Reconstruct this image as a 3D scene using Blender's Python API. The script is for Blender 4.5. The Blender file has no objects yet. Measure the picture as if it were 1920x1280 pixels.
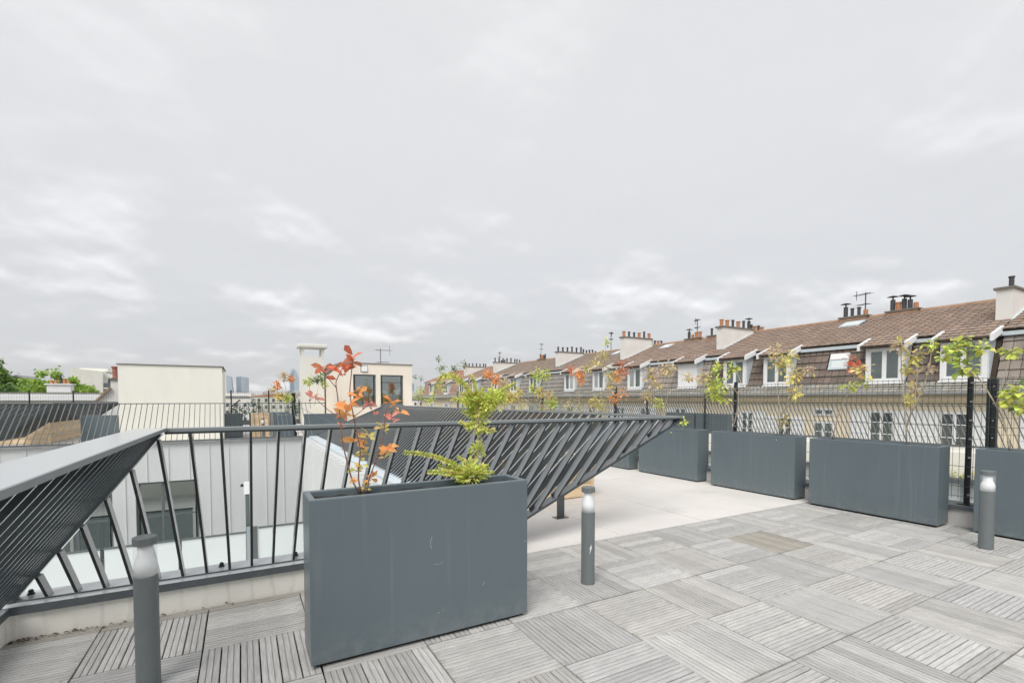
import bpy, math, random
from mathutils import Vector, Matrix
random.seed(7)
R = math.radians
sc = bpy.context.scene
COL = sc.collection

# ---------------------------------------------------------------- camera
YAW, PITCH, EYE = 0.510912, 0.0361425, 1.25557
cam_d = bpy.data.cameras.new('camera')
cam = bpy.data.objects.new('camera', cam_d)
COL.objects.link(cam)
cam_d.sensor_fit = 'HORIZONTAL'
cam_d.sensor_width = 36.0
cam_d.lens = 901.2237 / 1920 * 36
cam_d.shift_y = (781.268 - 640.0) / 1920
cam_d.clip_start = 0.05
cam_d.clip_end = 20000
cam.location = (0, 0, EYE)
cam.rotation_euler = (math.pi / 2 - PITCH, 0, -YAW)
sc.camera = cam

# ---------------------------------------------------------------- sky and sun
SUN_EL, SUN_AZ = R(50), R(226)          # azimuth clockwise from +Y: a veiled sun behind the camera, to its left
world = bpy.data.worlds.new('World')
sc.world = world
world.use_nodes = True
nt = world.node_tree
nt.nodes.clear()
def N(t, **kw):
    n = nt.nodes.new(t)
    for k, v in kw.items():
        setattr(n, k, v)
    return n
def L(a, b):
    nt.links.new(a, b)
def math_node(op, a, b=None, clamp=False):
    n = N('ShaderNodeMath', operation=op, use_clamp=clamp)
    for i, s in enumerate((a, b)):
        if s is None: continue
        if isinstance(s, (int, float)): n.inputs[i].default_value = s
        else: L(s, n.inputs[i])
    return n.outputs[0]
out = N('ShaderNodeOutputWorld')
sky = N('ShaderNodeTexSky', sky_type='NISHITA', sun_disc=False)
sky.sun_elevation = SUN_EL
sky.sun_rotation = SUN_AZ
sky.air_density = 1.0
sky.dust_density = 2.0
bg_sky = N('ShaderNodeBackground')
bg_sky.inputs[1].default_value = 0.10
L(sky.outputs[0], bg_sky.inputs[0])
tc = N('ShaderNodeTexCoord')
sep = N('ShaderNodeSeparateXYZ')
L(tc.outputs['Generated'], sep.inputs[0])
zc = math_node('MAXIMUM', sep.outputs[2], 0.0)
def layer(lift, scale, detail, rough, dz, seed):
    d = math_node('MULTIPLY', math_node('LOGARITHM', math_node('ADD', zc, lift + dz), math.e), -0.95)
    d = math_node('ADD', d, 0.35)
    ln_ = math_node('SQRT', math_node('MAXIMUM', math_node('SUBTRACT', 1.0, math_node('MULTIPLY', zc, zc)), 0.01))
    x = math_node('MULTIPLY', math_node('DIVIDE', sep.outputs[0], ln_), d)
    y = math_node('MULTIPLY', math_node('DIVIDE', sep.outputs[1], ln_), d)
    c = N('ShaderNodeCombineXYZ')
    L(x, c.inputs[0]); L(y, c.inputs[1]); c.inputs[2].default_value = seed
    n = N('ShaderNodeTexNoise')
    n.inputs['Scale'].default_value = scale
    n.inputs['Detail'].default_value = detail
    n.inputs['Roughness'].default_value = rough
    L(c.outputs[0], n.inputs['Vector'])
    return n.outputs['Fac']
n0 = layer(0.10, 3.1, 8, 0.48, 0.0, 3.7)
n1 = layer(0.10, 3.1, 8, 0.48, 0.012, 3.7)
big = layer(0.25, 0.9, 2, 0.5, 0.0, 9.1)
relief = math_node('SUBTRACT', n0, n1)                # > 0 on the upper rim of a cloud
mask = N('ShaderNodeMapRange', interpolation_type='SMOOTHSTEP')
L(n0, mask.inputs[0]); mask.inputs[1].default_value = 0.49; mask.inputs[2].default_value = 0.66
fade = N('ShaderNodeMapRange', interpolation_type='SMOOTHSTEP')   # the high veil smooths out overhead
L(zc, fade.inputs[0]); fade.inputs[1].default_value = 0.12; fade.inputs[2].default_value = 0.50
fade.inputs[3].default_value = 1.0; fade.inputs[4].default_value = 0.38
lum = math_node('ADD', math_node('MULTIPLY', math_node('MULTIPLY', relief, math_node('ADD', math_node('MULTIPLY', mask.outputs[0], 0.9), 0.1)), 2.1), math_node('MULTIPLY', mask.outputs[0], 0.12))
lum = math_node('MULTIPLY', lum, fade.outputs[0])
lum = math_node('ADD', lum, math_node('MULTIPLY', math_node('SUBTRACT', big, 0.5), 0.03))
elev = N('ShaderNodeMapRange', interpolation_type='SMOOTHSTEP')
L(zc, elev.inputs[0]); elev.inputs[1].default_value = 0.0; elev.inputs[2].default_value = 0.55
elev.inputs[3].default_value = 0.755; elev.inputs[4].default_value = 0.825
lum = math_node('ADD', lum, elev.outputs[0])
tint = N('ShaderNodeMix', data_type='RGBA')
L(math_node('ADD', mask.outputs[0], elev.outputs[0]), tint.inputs[0])
tint.inputs[6].default_value = (0.955, 0.98, 1.035, 1)
tint.inputs[7].default_value = (1.004, 1.006, 1.014, 1)
vm = N('ShaderNodeVectorMath', operation='SCALE')
L(tint.outputs[2], vm.inputs[0]); L(lum, vm.inputs[3])
bg_cl = N('ShaderNodeBackground')
bg_cl.inputs[1].default_value = 0.84
L(vm.outputs[0], bg_cl.inputs[0])
mx = N('ShaderNodeMixShader')
mx.inputs[0].default_value = 0.90
L(bg_sky.outputs[0], mx.inputs[1]); L(bg_cl.outputs[0], mx.inputs[2])
L(mx.outputs[0], out.inputs[0])

sun_d = bpy.data.lights.new('sun', 'SUN')
sun_d.energy = 2.0
sun_d.angle = R(32)
sun_d.color = (1.0, 0.965, 0.91)
sun = bpy.data.objects.new('sun', sun_d)
COL.objects.link(sun)
to_sun = Vector((math.sin(SUN_AZ) * math.cos(SUN_EL), math.cos(SUN_AZ) * math.cos(SUN_EL), math.sin(SUN_EL)))
sun.rotation_euler = to_sun.to_track_quat('Z', 'Y').to_euler()
sun.location = (0, 0, 30)

sc.view_settings.view_transform = 'Standard'
sc.view_settings.look = 'None'
sc.view_settings.exposure = 0.30
sc.view_settings.gamma = 1.0
sc.view_settings.use_curve_mapping = False
sc.render.engine = 'CYCLES'
sc.cycles.max_bounces = 8
sc.cycles.transparent_max_bounces = 16

# ---------------------------------------------------------------- materials
MAT = {}
def M(name, col, rough=0.6, var=0.12, vscale=4.0, bump=0.0, bscale=60.0, spec=0.4, metal=0.0, coat=0.0,
      objcol=False, vcol=False, stretch=(1, 1, 1), trans=0.0, rvar=0.0, dirt=None, rnd=0.0):
    """Procedural paint / stone / wood: base colour with noise mottling, optional fine bump, tint by object or vertex colour."""
    m = bpy.data.materials.new(name)
    m.use_nodes = True
    t = m.node_tree
    t.nodes.clear()
    def n(ty, **kw):
        x = t.nodes.new(ty)
        for k, v in kw.items(): setattr(x, k, v)
        return x
    def l(a, b): t.links.new(a, b)
    o = n('ShaderNodeOutputMaterial')
    p = n('ShaderNodeBsdfPrincipled')
    p.inputs['Roughness'].default_value = rough
    p.inputs['Metallic'].default_value = metal
    p.inputs['Specular IOR Level'].default_value = spec
    p.inputs['Coat Weight'].default_value = coat
    p.inputs['Coat Roughness'].default_value = 0.12
    tc = n('ShaderNodeTexCoord')
    mp = n('ShaderNodeMapping')
    mp.inputs['Scale'].default_value = stretch
    l(tc.outputs['Object'], mp.inputs[0])
    nz = n('ShaderNodeTexNoise')
    nz.inputs['Scale'].default_value = vscale
    nz.inputs['Detail'].default_value = 5
    nz.inputs['Roughness'].default_value = 0.6
    l(mp.outputs[0], nz.inputs['Vector'])
    mr = n('ShaderNodeMapRange')
    mr.inputs[1].default_value = 0.25; mr.inputs[2].default_value = 0.75
    mr.inputs[3].default_value = 1 - var; mr.inputs[4].default_value = 1 + var
    l(nz.outputs['Fac'], mr.inputs[0])
    sc_ = n('ShaderNodeVectorMath', operation='SCALE')
    l(mr.outputs[0], sc_.inputs[3])
    sc_.inputs[0].default_value = col[:3]
    last = sc_.outputs[0]
    if objcol or rnd:
        oi = n('ShaderNodeObjectInfo')
    if objcol:
        mu = n('ShaderNodeVectorMath', operation='MULTIPLY')
        l(last, mu.inputs[0]); l(oi.outputs['Color'], mu.inputs[1]); last = mu.outputs[0]
    if rnd:
        r2 = n('ShaderNodeMapRange')
        r2.inputs[3].default_value = 1 - rnd; r2.inputs[4].default_value = 1 + rnd
        l(oi.outputs['Random'], r2.inputs[0])
        mu = n('ShaderNodeVectorMath', operation='SCALE')
        l(last, mu.inputs[0]); l(r2.outputs[0], mu.inputs[3]); last = mu.outputs[0]
    if vcol:
        at = n('ShaderNodeAttribute', attribute_name='Col')
        mu = n('ShaderNodeVectorMath', operation='MULTIPLY')
        l(last, mu.inputs[0]); l(at.outputs['Color'], mu.inputs[1]); last = mu.outputs[0]
    if dirt:                                          # (colour, scale, threshold, amount): stains with a shape of their own
        dn = n('ShaderNodeTexNoise')
        dn.inputs['Scale'].default_value = dirt[1]; dn.inputs['Detail'].default_value = 6
        l(tc.outputs['Object'], dn.inputs['Vector'])
        dr = n('ShaderNodeMapRange', interpolation_type='SMOOTHSTEP')
        dr.inputs[1].default_value = dirt[2]; dr.inputs[2].default_value = dirt[2] + 0.14
        dr.inputs[4].default_value = dirt[3]
        l(dn.outputs['Fac'], dr.inputs[0])
        mxn = n('ShaderNodeMix', data_type='RGBA')
        l(dr.outputs[0], mxn.inputs[0]); l(last, mxn.inputs[6])
        mxn.inputs[7].default_value = (*dirt[0], 1); last = mxn.outputs[2]
    l(last, p.inputs['Base Color'])
    if rvar:
        rr = n('ShaderNodeMapRange')
        rr.inputs[1].default_value = 0.3; rr.inputs[2].default_value = 0.7
        rr.inputs[3].default_value = rough - rvar; rr.inputs[4].default_value = rough + rvar
        l(nz.outputs['Fac'], rr.inputs[0]); l(rr.outputs[0], p.inputs['Roughness'])
    if bump:
        bn = n('ShaderNodeTexNoise')
        bn.inputs['Scale'].default_value = bscale; bn.inputs['Detail'].default_value = 3
        l(mp.outputs[0], bn.inputs['Vector'])
        bp = n('ShaderNodeBump')
        bp.inputs['Strength'].default_value = bump; bp.inputs['Distance'].default_value = 0.01
        l(bn.outputs['Fac'], bp.inputs['Height']); l(bp.outputs[0], p.inputs['Normal'])
    if trans:
        tr = n('ShaderNodeBsdfTranslucent'); l(last, tr.inputs[0])
        ms = n('ShaderNodeMixShader'); ms.inputs[0].default_value = trans
        l(p.outputs[0], ms.inputs[1]); l(tr.outputs[0], ms.inputs[2]); l(ms.outputs[0], o.inputs[0])
    else:
        l(p.outputs[0], o.inputs[0])
    MAT[name] = m
    return m

def glass(name, col, alpha, rough=0.02, body=0.0, spec=0.6):
    """Thin pane: transparent / tinted diffuse body under a glossy surface."""
    m = bpy.data.materials.new(name); m.use_nodes = True
    t = m.node_tree; t.nodes.clear()
    o = t.nodes.new('ShaderNodeOutputMaterial')
    tr = t.nodes.new('ShaderNodeBsdfTransparent'); tr.inputs[0].default_value = (*col, 1)
    p = t.nodes.new('ShaderNodeBsdfPrincipled')
    p.inputs['Base Color'].default_value = (*[c * body for c in col], 1)
    p.inputs['Roughness'].default_value = rough
    p.inputs['Specular IOR Level'].default_value = spec
    ms = t.nodes.new('ShaderNodeMixShader'); ms.inputs[0].default_value = alpha
    t.links.new(tr.outputs[0], ms.inputs[1]); t.links.new(p.outputs[0], ms.inputs[2]); t.links.new(ms.outputs[0], o.inputs[0])
    MAT[name] = m
    return m

def mirror_glass(name, col, refl):
    """Coated window pane: part mirror, part see-through."""
    m = bpy.data.materials.new(name); m.use_nodes = True
    t = m.node_tree; t.nodes.clear()
    o = t.nodes.new('ShaderNodeOutputMaterial')
    tr = t.nodes.new('ShaderNodeBsdfTransparent'); tr.inputs[0].default_value = (*col, 1)
    gl_ = t.nodes.new('ShaderNodeBsdfGlossy'); gl_.inputs[0].default_value = (*[c * .72 for c in col], 1); gl_.inputs['Roughness'].default_value = 0.02
    ms = t.nodes.new('ShaderNodeMixShader'); ms.inputs[0].default_value = refl
    t.links.new(tr.outputs[0], ms.inputs[1]); t.links.new(gl_.outputs[0], ms.inputs[2]); t.links.new(ms.outputs[0], o.inputs[0])
    MAT[name] = m
    return m

M('steel_glint', (0.34, 0.37, 0.385), rough=0.4, var=0.15, vscale=14, spec=0.5)  # pale colour imitating sky glint on the leaning blades' upper edges
M('bar_side_sheen', (0.15, 0.17, 0.178), rough=0.36, var=0.12, vscale=9, spec=0.6, coat=0.8, rvar=0.05, dirt=((0.25, 0.27, 0.27), 22, 0.66, 0.3))  # steel colour lightened to carry the grazing reflection on the bar sides
M('steel_paint', (0.036, 0.046, 0.051), rough=0.34, var=0.10, vscale=9, spec=0.6, coat=1.0, rvar=0.05, dirt=((0.13, 0.15, 0.15), 22, 0.68, 0.3))
M('plate_paint', (0.46, 0.49, 0.50), rough=0.38, var=0.05, vscale=3, spec=0.5, coat=0.6, rvar=0.08)
M('coping_paint', (0.22, 0.245, 0.255), rough=0.42, var=0.07, vscale=5, spec=0.5, rvar=0.08)
M('coping_dark', (0.10, 0.115, 0.125), rough=0.5, var=0.15, vscale=8, spec=0.4, dirt=((0.2, 0.2, 0.19), 9, 0.6, 0.5))
M('planter_paint', (0.120, 0.154, 0.173), coat=0.25, rough=0.46, var=0.045, vscale=2.2, stretch=(3, 3, .8), bump=0.05, bscale=420, spec=0.45, rvar=0.08, dirt=((0.19, 0.21, 0.21), 14, 0.70, 0.5))
M('scuff', (0.34, 0.37, 0.38), rough=0.7, var=0.25, vscale=90)
M('bollard_paint', (0.155, 0.175, 0.18), rough=0.45, var=0.06, vscale=20, bump=0.06, bscale=500, spec=0.45)
M('plinth_black', (0.012, 0.013, 0.014), rough=0.8)
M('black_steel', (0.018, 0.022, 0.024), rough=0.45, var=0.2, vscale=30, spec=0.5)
M('wire_steel', (0.09, 0.10, 0.10), rough=0.5, spec=0.5)
M('soil', (0.030, 0.026, 0.021), rough=0.95, var=0.5, vscale=60, bump=1.0, bscale=90)
M('deck_wood', (0.515, 0.508, 0.492), rough=0.85, var=0.26, vscale=6.0, bump=0.35, bscale=34, stretch=(1.3, 14, 14), spec=0.25, objcol=True, vcol=False, rnd=0.07,
  dirt=((0.36, 0.345, 0.32), 6, 0.58, 0.50))
M('deck_wood_joined', (0.515, 0.508, 0.492), rough=0.85, var=0.26, vscale=6.0, bump=0.35, bscale=34, stretch=(1.3, 14, 14), spec=0.25, objcol=True, vcol=True,
  dirt=((0.36, 0.345, 0.32), 6, 0.58, 0.50))
M('deck_frame', (0.03, 0.028, 0.026), rough=0.9)
M('concrete', (0.72, 0.695, 0.67), rough=0.85, var=0.08, vscale=1.3, bump=0.12, bscale=160, spec=0.25, dirt=((0.60, 0.58, 0.555), 1.7, 0.57, 0.5))
M('concrete_pale', (0.62, 0.61, 0.59), rough=0.85, var=0.07, vscale=1.1, bump=0.1, bscale=120, spec=0.25)
M('zinc', (0.63, 0.65, 0.655), rough=0.50, var=0.045, vscale=1.6, stretch=(1, 1, 0.35), spec=0.45, metal=0.15, rvar=0.06, rnd=0.03)
M('zinc_rib', (0.74, 0.76, 0.76), rough=0.45, var=0.05, vscale=2, spec=0.45, metal=0.15)
M('stucco_beige', (0.85, 0.835, 0.76), rough=0.92, var=0.06, vscale=0.9, stretch=(2, 2, .5), dirt=((0.66, 0.64, 0.57), 1.3, 0.62, 0.35), bump=0.15, bscale=120, spec=0.2)
M('stucco_peach', (0.87, 0.79, 0.69), rough=0.92, var=0.06, vscale=1.2, bump=0.15, bscale=120, spec=0.2)
M('stucco_grey', (0.78, 0.775, 0.72), rough=0.92, var=0.08, vscale=1.4, bump=0.15, bscale=90, spec=0.2)
M('render_cream', (0.84, 0.74, 0.57), rough=0.92, var=0.08, vscale=0.8, bump=0.1, bscale=60, spec=0.2)
M('white_paint', (0.85, 0.86, 0.87), rough=0.55, var=0.04, vscale=3, spec=0.4)
M('white_blue', (0.58, 0.65, 0.69), rough=0.6, var=0.06, vscale=3, spec=0.4)
M('chimney_white', (0.76, 0.75, 0.72), rough=0.9, var=0.08, vscale=1.5, spec=0.2, dirt=((0.5, 0.48, 0.44), 1.6, 0.6, 0.5))
M('roof_tile', (0.36, 0.295, 0.255), rough=0.85, var=0.18, vscale=2.2, bump=0.2, bscale=70, spec=0.2, vcol=True)
M('roof_tile_piece', (0.205, 0.17, 0.148), rough=0.85, var=0.22, vscale=6, bump=0.2, bscale=70, spec=0.2, rnd=0.09, objcol=True)
M('roof_under', (0.06, 0.045, 0.036), rough=0.95)
M('gutter_metal', (0.25, 0.255, 0.25), rough=0.5, var=0.2, vscale=4, spec=0.45)
M('terracotta', (0.50, 0.24, 0.13), rough=0.85, var=0.2, vscale=8, spec=0.2)
M('ridge_clay', (0.40, 0.27, 0.19), rough=0.85, var=0.3, vscale=3, spec=0.2)
M('pot_dark', (0.07, 0.07, 0.072), rough=0.6, var=0.2, vscale=8)
M('stone_cap', (0.20, 0.185, 0.165), rough=0.9, var=0.25, vscale=4, spec=0.2)
M('frame_grey', (0.12, 0.14, 0.145), rough=0.45, var=0.05, spec=0.45)
M('frame_light', (0.33, 0.38, 0.41), rough=0.5, var=0.05, spec=0.45)
M('frosted', (0.70, 0.765, 0.775), rough=0.35, var=0.03, vscale=1.5, spec=0.5)
M('timber_box', (0.76, 0.59, 0.39), rough=0.75, var=0.16, vscale=3, stretch=(1, 1, 9), bump=0.15, bscale=40, spec=0.25, rnd=0.10, objcol=True)
M('interior_wall', (0.62, 0.57, 0.46), rough=0.9, var=0.06)
M('interior_floor', (0.33, 0.34, 0.34), rough=0.7, var=0.08)
M('red_plastic', (0.55, 0.12, 0.09), rough=0.5)
M('clay_red', (0.36, 0.15, 0.11), rough=0.7)
M('bark', (0.20, 0.15, 0.11), rough=0.95, var=0.3, vscale=12, bump=0.5, bscale=40, spec=0.15)
M('stem_pale', (0.42, 0.36, 0.28), rough=0.85, var=0.3, vscale=25, spec=0.2)
M('stem_red', (0.26, 0.15, 0.11), rough=0.8, var=0.3, vscale=25, spec=0.2)
M('stem_green', (0.34, 0.34, 0.17), rough=0.8, var=0.25, vscale=25, spec=0.2)
M('leaf_piece', (1.15, 1.15, 1.15), rough=0.5, var=0.22, vscale=3.0, spec=0.35, objcol=True, trans=0.38)
M('leaf_mass', (1.15, 1.15, 1.15), rough=0.55, var=0.15, vscale=6, spec=0.3, vcol=True, trans=0.35)
M('ground_city', (0.16, 0.17, 0.14), rough=0.95, var=0.4, vscale=0.01)
M('far_block', (0.78, 0.77, 0.74), rough=0.9, var=0.15, vscale=0.06, objcol=True)
M('far_window', (0.10, 0.115, 0.13), rough=0.3, spec=0.5)
M('tower_glass', (0.13, 0.22, 0.33), rough=0.25, var=0.25, vscale=0.03, spec=0.6)
M('tower_pale', (0.42, 0.50, 0.56), rough=0.3, var=0.1, vscale=0.03, spec=0.6)
M('hill_wood', (0.055, 0.085, 0.05), rough=0.95, var=0.5, vscale=0.05)
M('mark_white', (0.82, 0.83, 0.84), rough=0.6)
mirror_glass('pane_dark', (0.70, 0.76, 0.75), 0.55)
glass('pane_clear', (0.975, 0.985, 0.985), 0.16, body=0.85)
M('pane_house', (0.16, 0.19, 0.19), rough=0.05, var=0.35, vscale=1.2, spec=0.7, metal=0.55)
M('pane_light', (0.42, 0.46, 0.45), rough=0.06, var=0.3, vscale=1.5, spec=0.7, metal=0.3)
M('diffuser', (0.90, 0.91, 0.92), rough=0.4, var=0.02)
# kerb render with the grey runs that rain has left under each railing bar
def kerb_material():
    m = M('kerb_render', (0.92, 0.905, 0.845), rough=0.92, var=0.05, vscale=3, bump=0.12, bscale=110, spec=0.2)
    t = m.node_tree
    p = [n for n in t.nodes if n.type == 'BSDF_PRINCIPLED'][0]
    src = p.inputs['Base Color'].links[0].from_socket
    tc = [n for n in t.nodes if n.type == 'TEX_COORD'][0]
    sp = t.nodes.new('ShaderNodeSeparateXYZ'); t.links.new(tc.outputs['Object'], sp.inputs[0])
    wob = t.nodes.new('ShaderNodeTexNoise'); wob.inputs['Scale'].default_value = 9; wob.inputs['Detail'].default_value = 4
    t.links.new(tc.outputs['Object'], wob.inputs['Vector'])
    def mth(op, a, b):
        n = t.nodes.new('ShaderNodeMath'); n.operation = op
        for i, s in enumerate((a, b)):
            if isinstance(s, (int, float)): n.inputs[i].default_value = s
            else: t.links.new(s, n.inputs[i])
        return n.outputs[0]
    ph = mth('ADD', mth('DIVIDE', sp.outputs[0], 0.1205), mth('MULTIPLY', wob.outputs['Fac'], 0.55))
    d = mth('ABSOLUTE', mth('SUBTRACT', mth('FRACT', ph, 0), 0.5), 0)
    mr = t.nodes.new('ShaderNodeMapRange'); mr.interpolation_type = 'SMOOTHSTEP'
    mr.inputs[1].default_value = 0.05; mr.inputs[2].default_value = 0.13; mr.inputs[3].default_value = 1.0; mr.inputs[4].default_value = 0.0
    t.links.new(d, mr.inputs[0])
    st = t.nodes.new('ShaderNodeTexNoise'); st.inputs['Scale'].default_value = 4.5; st.inputs['Detail'].default_value = 3
    t.links.new(tc.outputs['Object'], st.inputs['Vector'])
    sr = t.nodes.new('ShaderNodeMapRange'); sr.inputs[1].default_value = 0.35; sr.inputs[2].default_value = 0.65; sr.inputs[3].default_value = 0.1; sr.inputs[4].default_value = 0.75
    t.links.new(st.outputs['Fac'], sr.inputs[0])
    mxn = t.nodes.new('ShaderNodeMix'); mxn.data_type = 'RGBA'
    t.links.new(mth('MULTIPLY', mr.outputs[0], sr.outputs[0]), mxn.inputs[0])
    t.links.new(src, mxn.inputs[6]); mxn.inputs[7].default_value = (0.75, 0.73, 0.68, 1)
    t.links.new(mxn.outputs[2], p.inputs['Base Color'])
kerb_material()
# dust splashed up from the floor and faint runs on the planters
def planter_dust():
    m = MAT['planter_paint']; t = m.node_tree
    p = [n for n in t.nodes if n.type == 'BSDF_PRINCIPLED'][0]
    src = p.inputs['Base Color'].links[0].from_socket
    tc = [n for n in t.nodes if n.type == 'TEX_COORD'][0]
    sp = t.nodes.new('ShaderNodeSeparateXYZ'); t.links.new(tc.outputs['Object'], sp.inputs[0])
    nz = t.nodes.new('ShaderNodeTexNoise'); nz.inputs['Scale'].default_value = 16; nz.inputs['Detail'].default_value = 8; nz.inputs['Roughness'].default_value = .7
    t.links.new(tc.outputs['Object'], nz.inputs['Vector'])
    zr = t.nodes.new('ShaderNodeMapRange'); zr.interpolation_type = 'SMOOTHSTEP'
    zr.inputs[1].default_value = 0.0; zr.inputs[2].default_value = 0.22; zr.inputs[3].default_value = 0.30; zr.inputs[4].default_value = 0.0
    t.links.new(sp.outputs[2], zr.inputs[0])
    nr = t.nodes.new('ShaderNodeMapRange'); nr.inputs[1].default_value = .40; nr.inputs[2].default_value = .70
    t.links.new(nz.outputs['Fac'], nr.inputs[0])
    mp = t.nodes.new('ShaderNodeMapping'); mp.inputs['Scale'].default_value = (26, 26, .9); t.links.new(tc.outputs['Object'], mp.inputs[0])
    rn = t.nodes.new('ShaderNodeTexNoise'); rn.inputs['Scale'].default_value = 1.0; rn.inputs['Detail'].default_value = 4
    t.links.new(mp.outputs[0], rn.inputs['Vector'])
    rr_ = t.nodes.new('ShaderNodeMapRange'); rr_.inputs[1].default_value = .60; rr_.inputs[2].default_value = .78; rr_.inputs[4].default_value = .16
    t.links.new(rn.outputs['Fac'], rr_.inputs[0])
    mu = t.nodes.new('ShaderNodeMath'); mu.operation = 'MULTIPLY'; t.links.new(zr.outputs[0], mu.inputs[0]); t.links.new(nr.outputs[0], mu.inputs[1])
    ad = t.nodes.new('ShaderNodeMath'); ad.operation = 'ADD'; t.links.new(mu.outputs[0], ad.inputs[0]); t.links.new(rr_.outputs[0], ad.inputs[1])
    mx_ = t.nodes.new('ShaderNodeMix'); mx_.data_type = 'RGBA'
    t.links.new(ad.outputs[0], mx_.inputs[0]); t.links.new(src, mx_.inputs[6]); mx_.inputs[7].default_value = (.34, .34, .32, 1)
    t.links.new(mx_.outputs[2], p.inputs['Base Color'])
planter_dust()

# ---------------------------------------------------------------- helpers
class MB:
    """Collects faces; build() links them as one mesh object."""
    def __init__(s): s.v = []; s.f = []; s.c = []
    def face(s, pts, col=None):
        i = len(s.v); s.v += [tuple(p) for p in pts]; s.f.append(tuple(range(i, i + len(pts)))); s.c.append(col)
    def hexa(s, p, col=None):          # p: bottom 4 (ccw from above), top 4
        i = len(s.v); s.v += [tuple(q) for q in p]
        for q in ((3, 2, 1, 0), (4, 5, 6, 7), (0, 1, 5, 4), (1, 2, 6, 5), (2, 3, 7, 6), (3, 0, 4, 7)):
            s.f.append(tuple(i + k for k in q)); s.c.append(col)
        return s
    def box(s, x0, x1, y0, y1, z0, z1, col=None):
        return s.hexa([(x0, y0, z0), (x1, y0, z0), (x1, y1, z0), (x0, y1, z0), (x0, y0, z1), (x1, y0, z1), (x1, y1, z1), (x0, y1, z1)], col)
    def bar(s, p, q, a, b, col=None):  # box along p-q with half extents given by the vectors a and b
        p, q, a, b = Vector(p), Vector(q), Vector(a), Vector(b)
        return s.hexa([p - a - b, p + a - b, p + a + b, p - a + b, q - a - b, q + a - b, q + a + b, q - a + b], col)
    def tube(s, pts, rad, n=6, cap=True, col=None):
        pts = [Vector(p) for p in pts]
        if not isinstance(rad, (list, tuple)): rad = [rad] * len(pts)
        rings = []
        ref = Vector((0.31, 0.17, 0.93)).normalized()
        for i, p in enumerate(pts):
            d = (pts[min(i + 1, len(pts) - 1)] - pts[max(i - 1, 0)]).normalized()
            a = d.cross(ref)
            if a.length < 1e-3: a = d.cross(Vector((1, 0, 0)))
            a.normalize(); b = d.cross(a)
            k = len(s.v)
            for j in range(n):
                t = 2 * math.pi * j / n
                s.v.append(tuple(p + rad[i] * (math.cos(t) * a + math.sin(t) * b)))
            rings.append(k)
        for k0, k1 in zip(rings, rings[1:]):
            for j in range(n):
                s.f.append((k0 + j, k0 + (j + 1) % n, k1 + (j + 1) % n, k1 + j)); s.c.append(col)
        if cap:
            s.f.append(tuple(rings[0] + j for j in reversed(range(n)))); s.c.append(col)
            s.f.append(tuple(rings[-1] + j for j in range(n))); s.c.append(col)
        return s
    def lathe(s, prof, n=24, at=(0, 0, 0), col=None):
        k = len(s.v)
        for r, z in prof:
            for j in range(n):
                t = 2 * math.pi * j / n
                s.v.append((at[0] + r * math.cos(t), at[1] + r * math.sin(t), at[2] + z))
        for i in range(len(prof) - 1):
            for j in range(n):
                s.f.append((k + i * n + j, k + i * n + (j + 1) % n, k + (i + 1) * n + (j + 1) % n, k + (i + 1) * n + j)); s.c.append(col)
        s.f.append(tuple(k + j for j in reversed(range(n)))); s.c.append(col)
        s.f.append(tuple(k + (len(prof) - 1) * n + j for j in range(n))); s.c.append(col)
        return s
    def prism_y(s, prof, y0, y1, col=None):   # prof: (x, z) polygon, counter-clockwise seen from -Y
        n = len(prof); k = len(s.v)
        s.v += [(x, y0, z) for x, z in prof] + [(x, y1, z) for x, z in prof]
        s.f.append(tuple(k + j for j in range(n))); s.c.append(col)
        s.f.append(tuple(k + n + j for j in reversed(range(n)))); s.c.append(col)
        for j in range(n):
            s.f.append((k + j, k + n + j, k + n + (j + 1) % n, k + (j + 1) % n)); s.c.append(col)
        return s
    def mesh(s, name, mat):
        me = bpy.data.meshes.new(name)
        me.from_pydata(s.v, [], s.f)
        me.materials.append(MAT[mat] if isinstance(mat, str) else mat)
        if any(c is not None for c in s.c):
            at = me.color_attributes.new('Col', 'FLOAT_COLOR', 'CORNER')
            buf = []
            for f, c in zip(s.f, s.c):
                c = c or (1, 1, 1)
                buf += [c[0], c[1], c[2], 1.0] * len(f)
            at.data.foreach_set('color', buf)
        me.validate()
        me.update()
        return me
    def build(s, name, mat, parent=None, smooth=False, bevel=0.0):
        return link(name, s.mesh(name, mat), parent, smooth, bevel)

def link(name, me, parent=None, smooth=False, bevel=0.0):
    o = bpy.data.objects.new(name, me)
    COL.objects.link(o)
    if parent is not None:
        o.parent = parent
        if parent.get('_w') is not None:                       # mesh in world coordinates under an Empty placed in the world
            o.matrix_parent_inverse = Matrix.Translation(Vector(parent['_w'])).inverted()
    if smooth:
        me.polygons.foreach_set('use_smooth', [True] * len(me.polygons))
    if bevel:
        b = o.modifiers.new('bevel', 'BEVEL'); b.width = bevel; b.segments = 2; b.limit_method = 'ANGLE'; b.angle_limit = R(40)
    return o
WORLD_ROOTS = []
def thing(name, label, cat, loc=(0, 0, 0), group=None, rz=0.0, local=False):
    o = bpy.data.objects.new(name, None)
    COL.objects.link(o)
    o.location = loc; o.rotation_euler = (0, 0, rz)
    o.empty_display_size = 0.1
    o['label'] = label; o['category'] = cat
    if group: o['group'] = group
    if not local:
        o['_w'] = [float(c) for c in loc]; WORLD_ROOTS.append(o)
    return o
def tag(o, label, cat, group=None):
    o['label'] = label; o['category'] = cat
    if group: o['group'] = group
    return o
def struct(o):
    o['kind'] = 'structure'; return o
def copy_tree(o, parent=None):
    c = o.copy(); COL.objects.link(c); c.parent = parent
    for ch in o.children:
        copy_tree(ch, c)
    return c

# ================================================================ SETTING
GZ = -9.5
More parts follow.
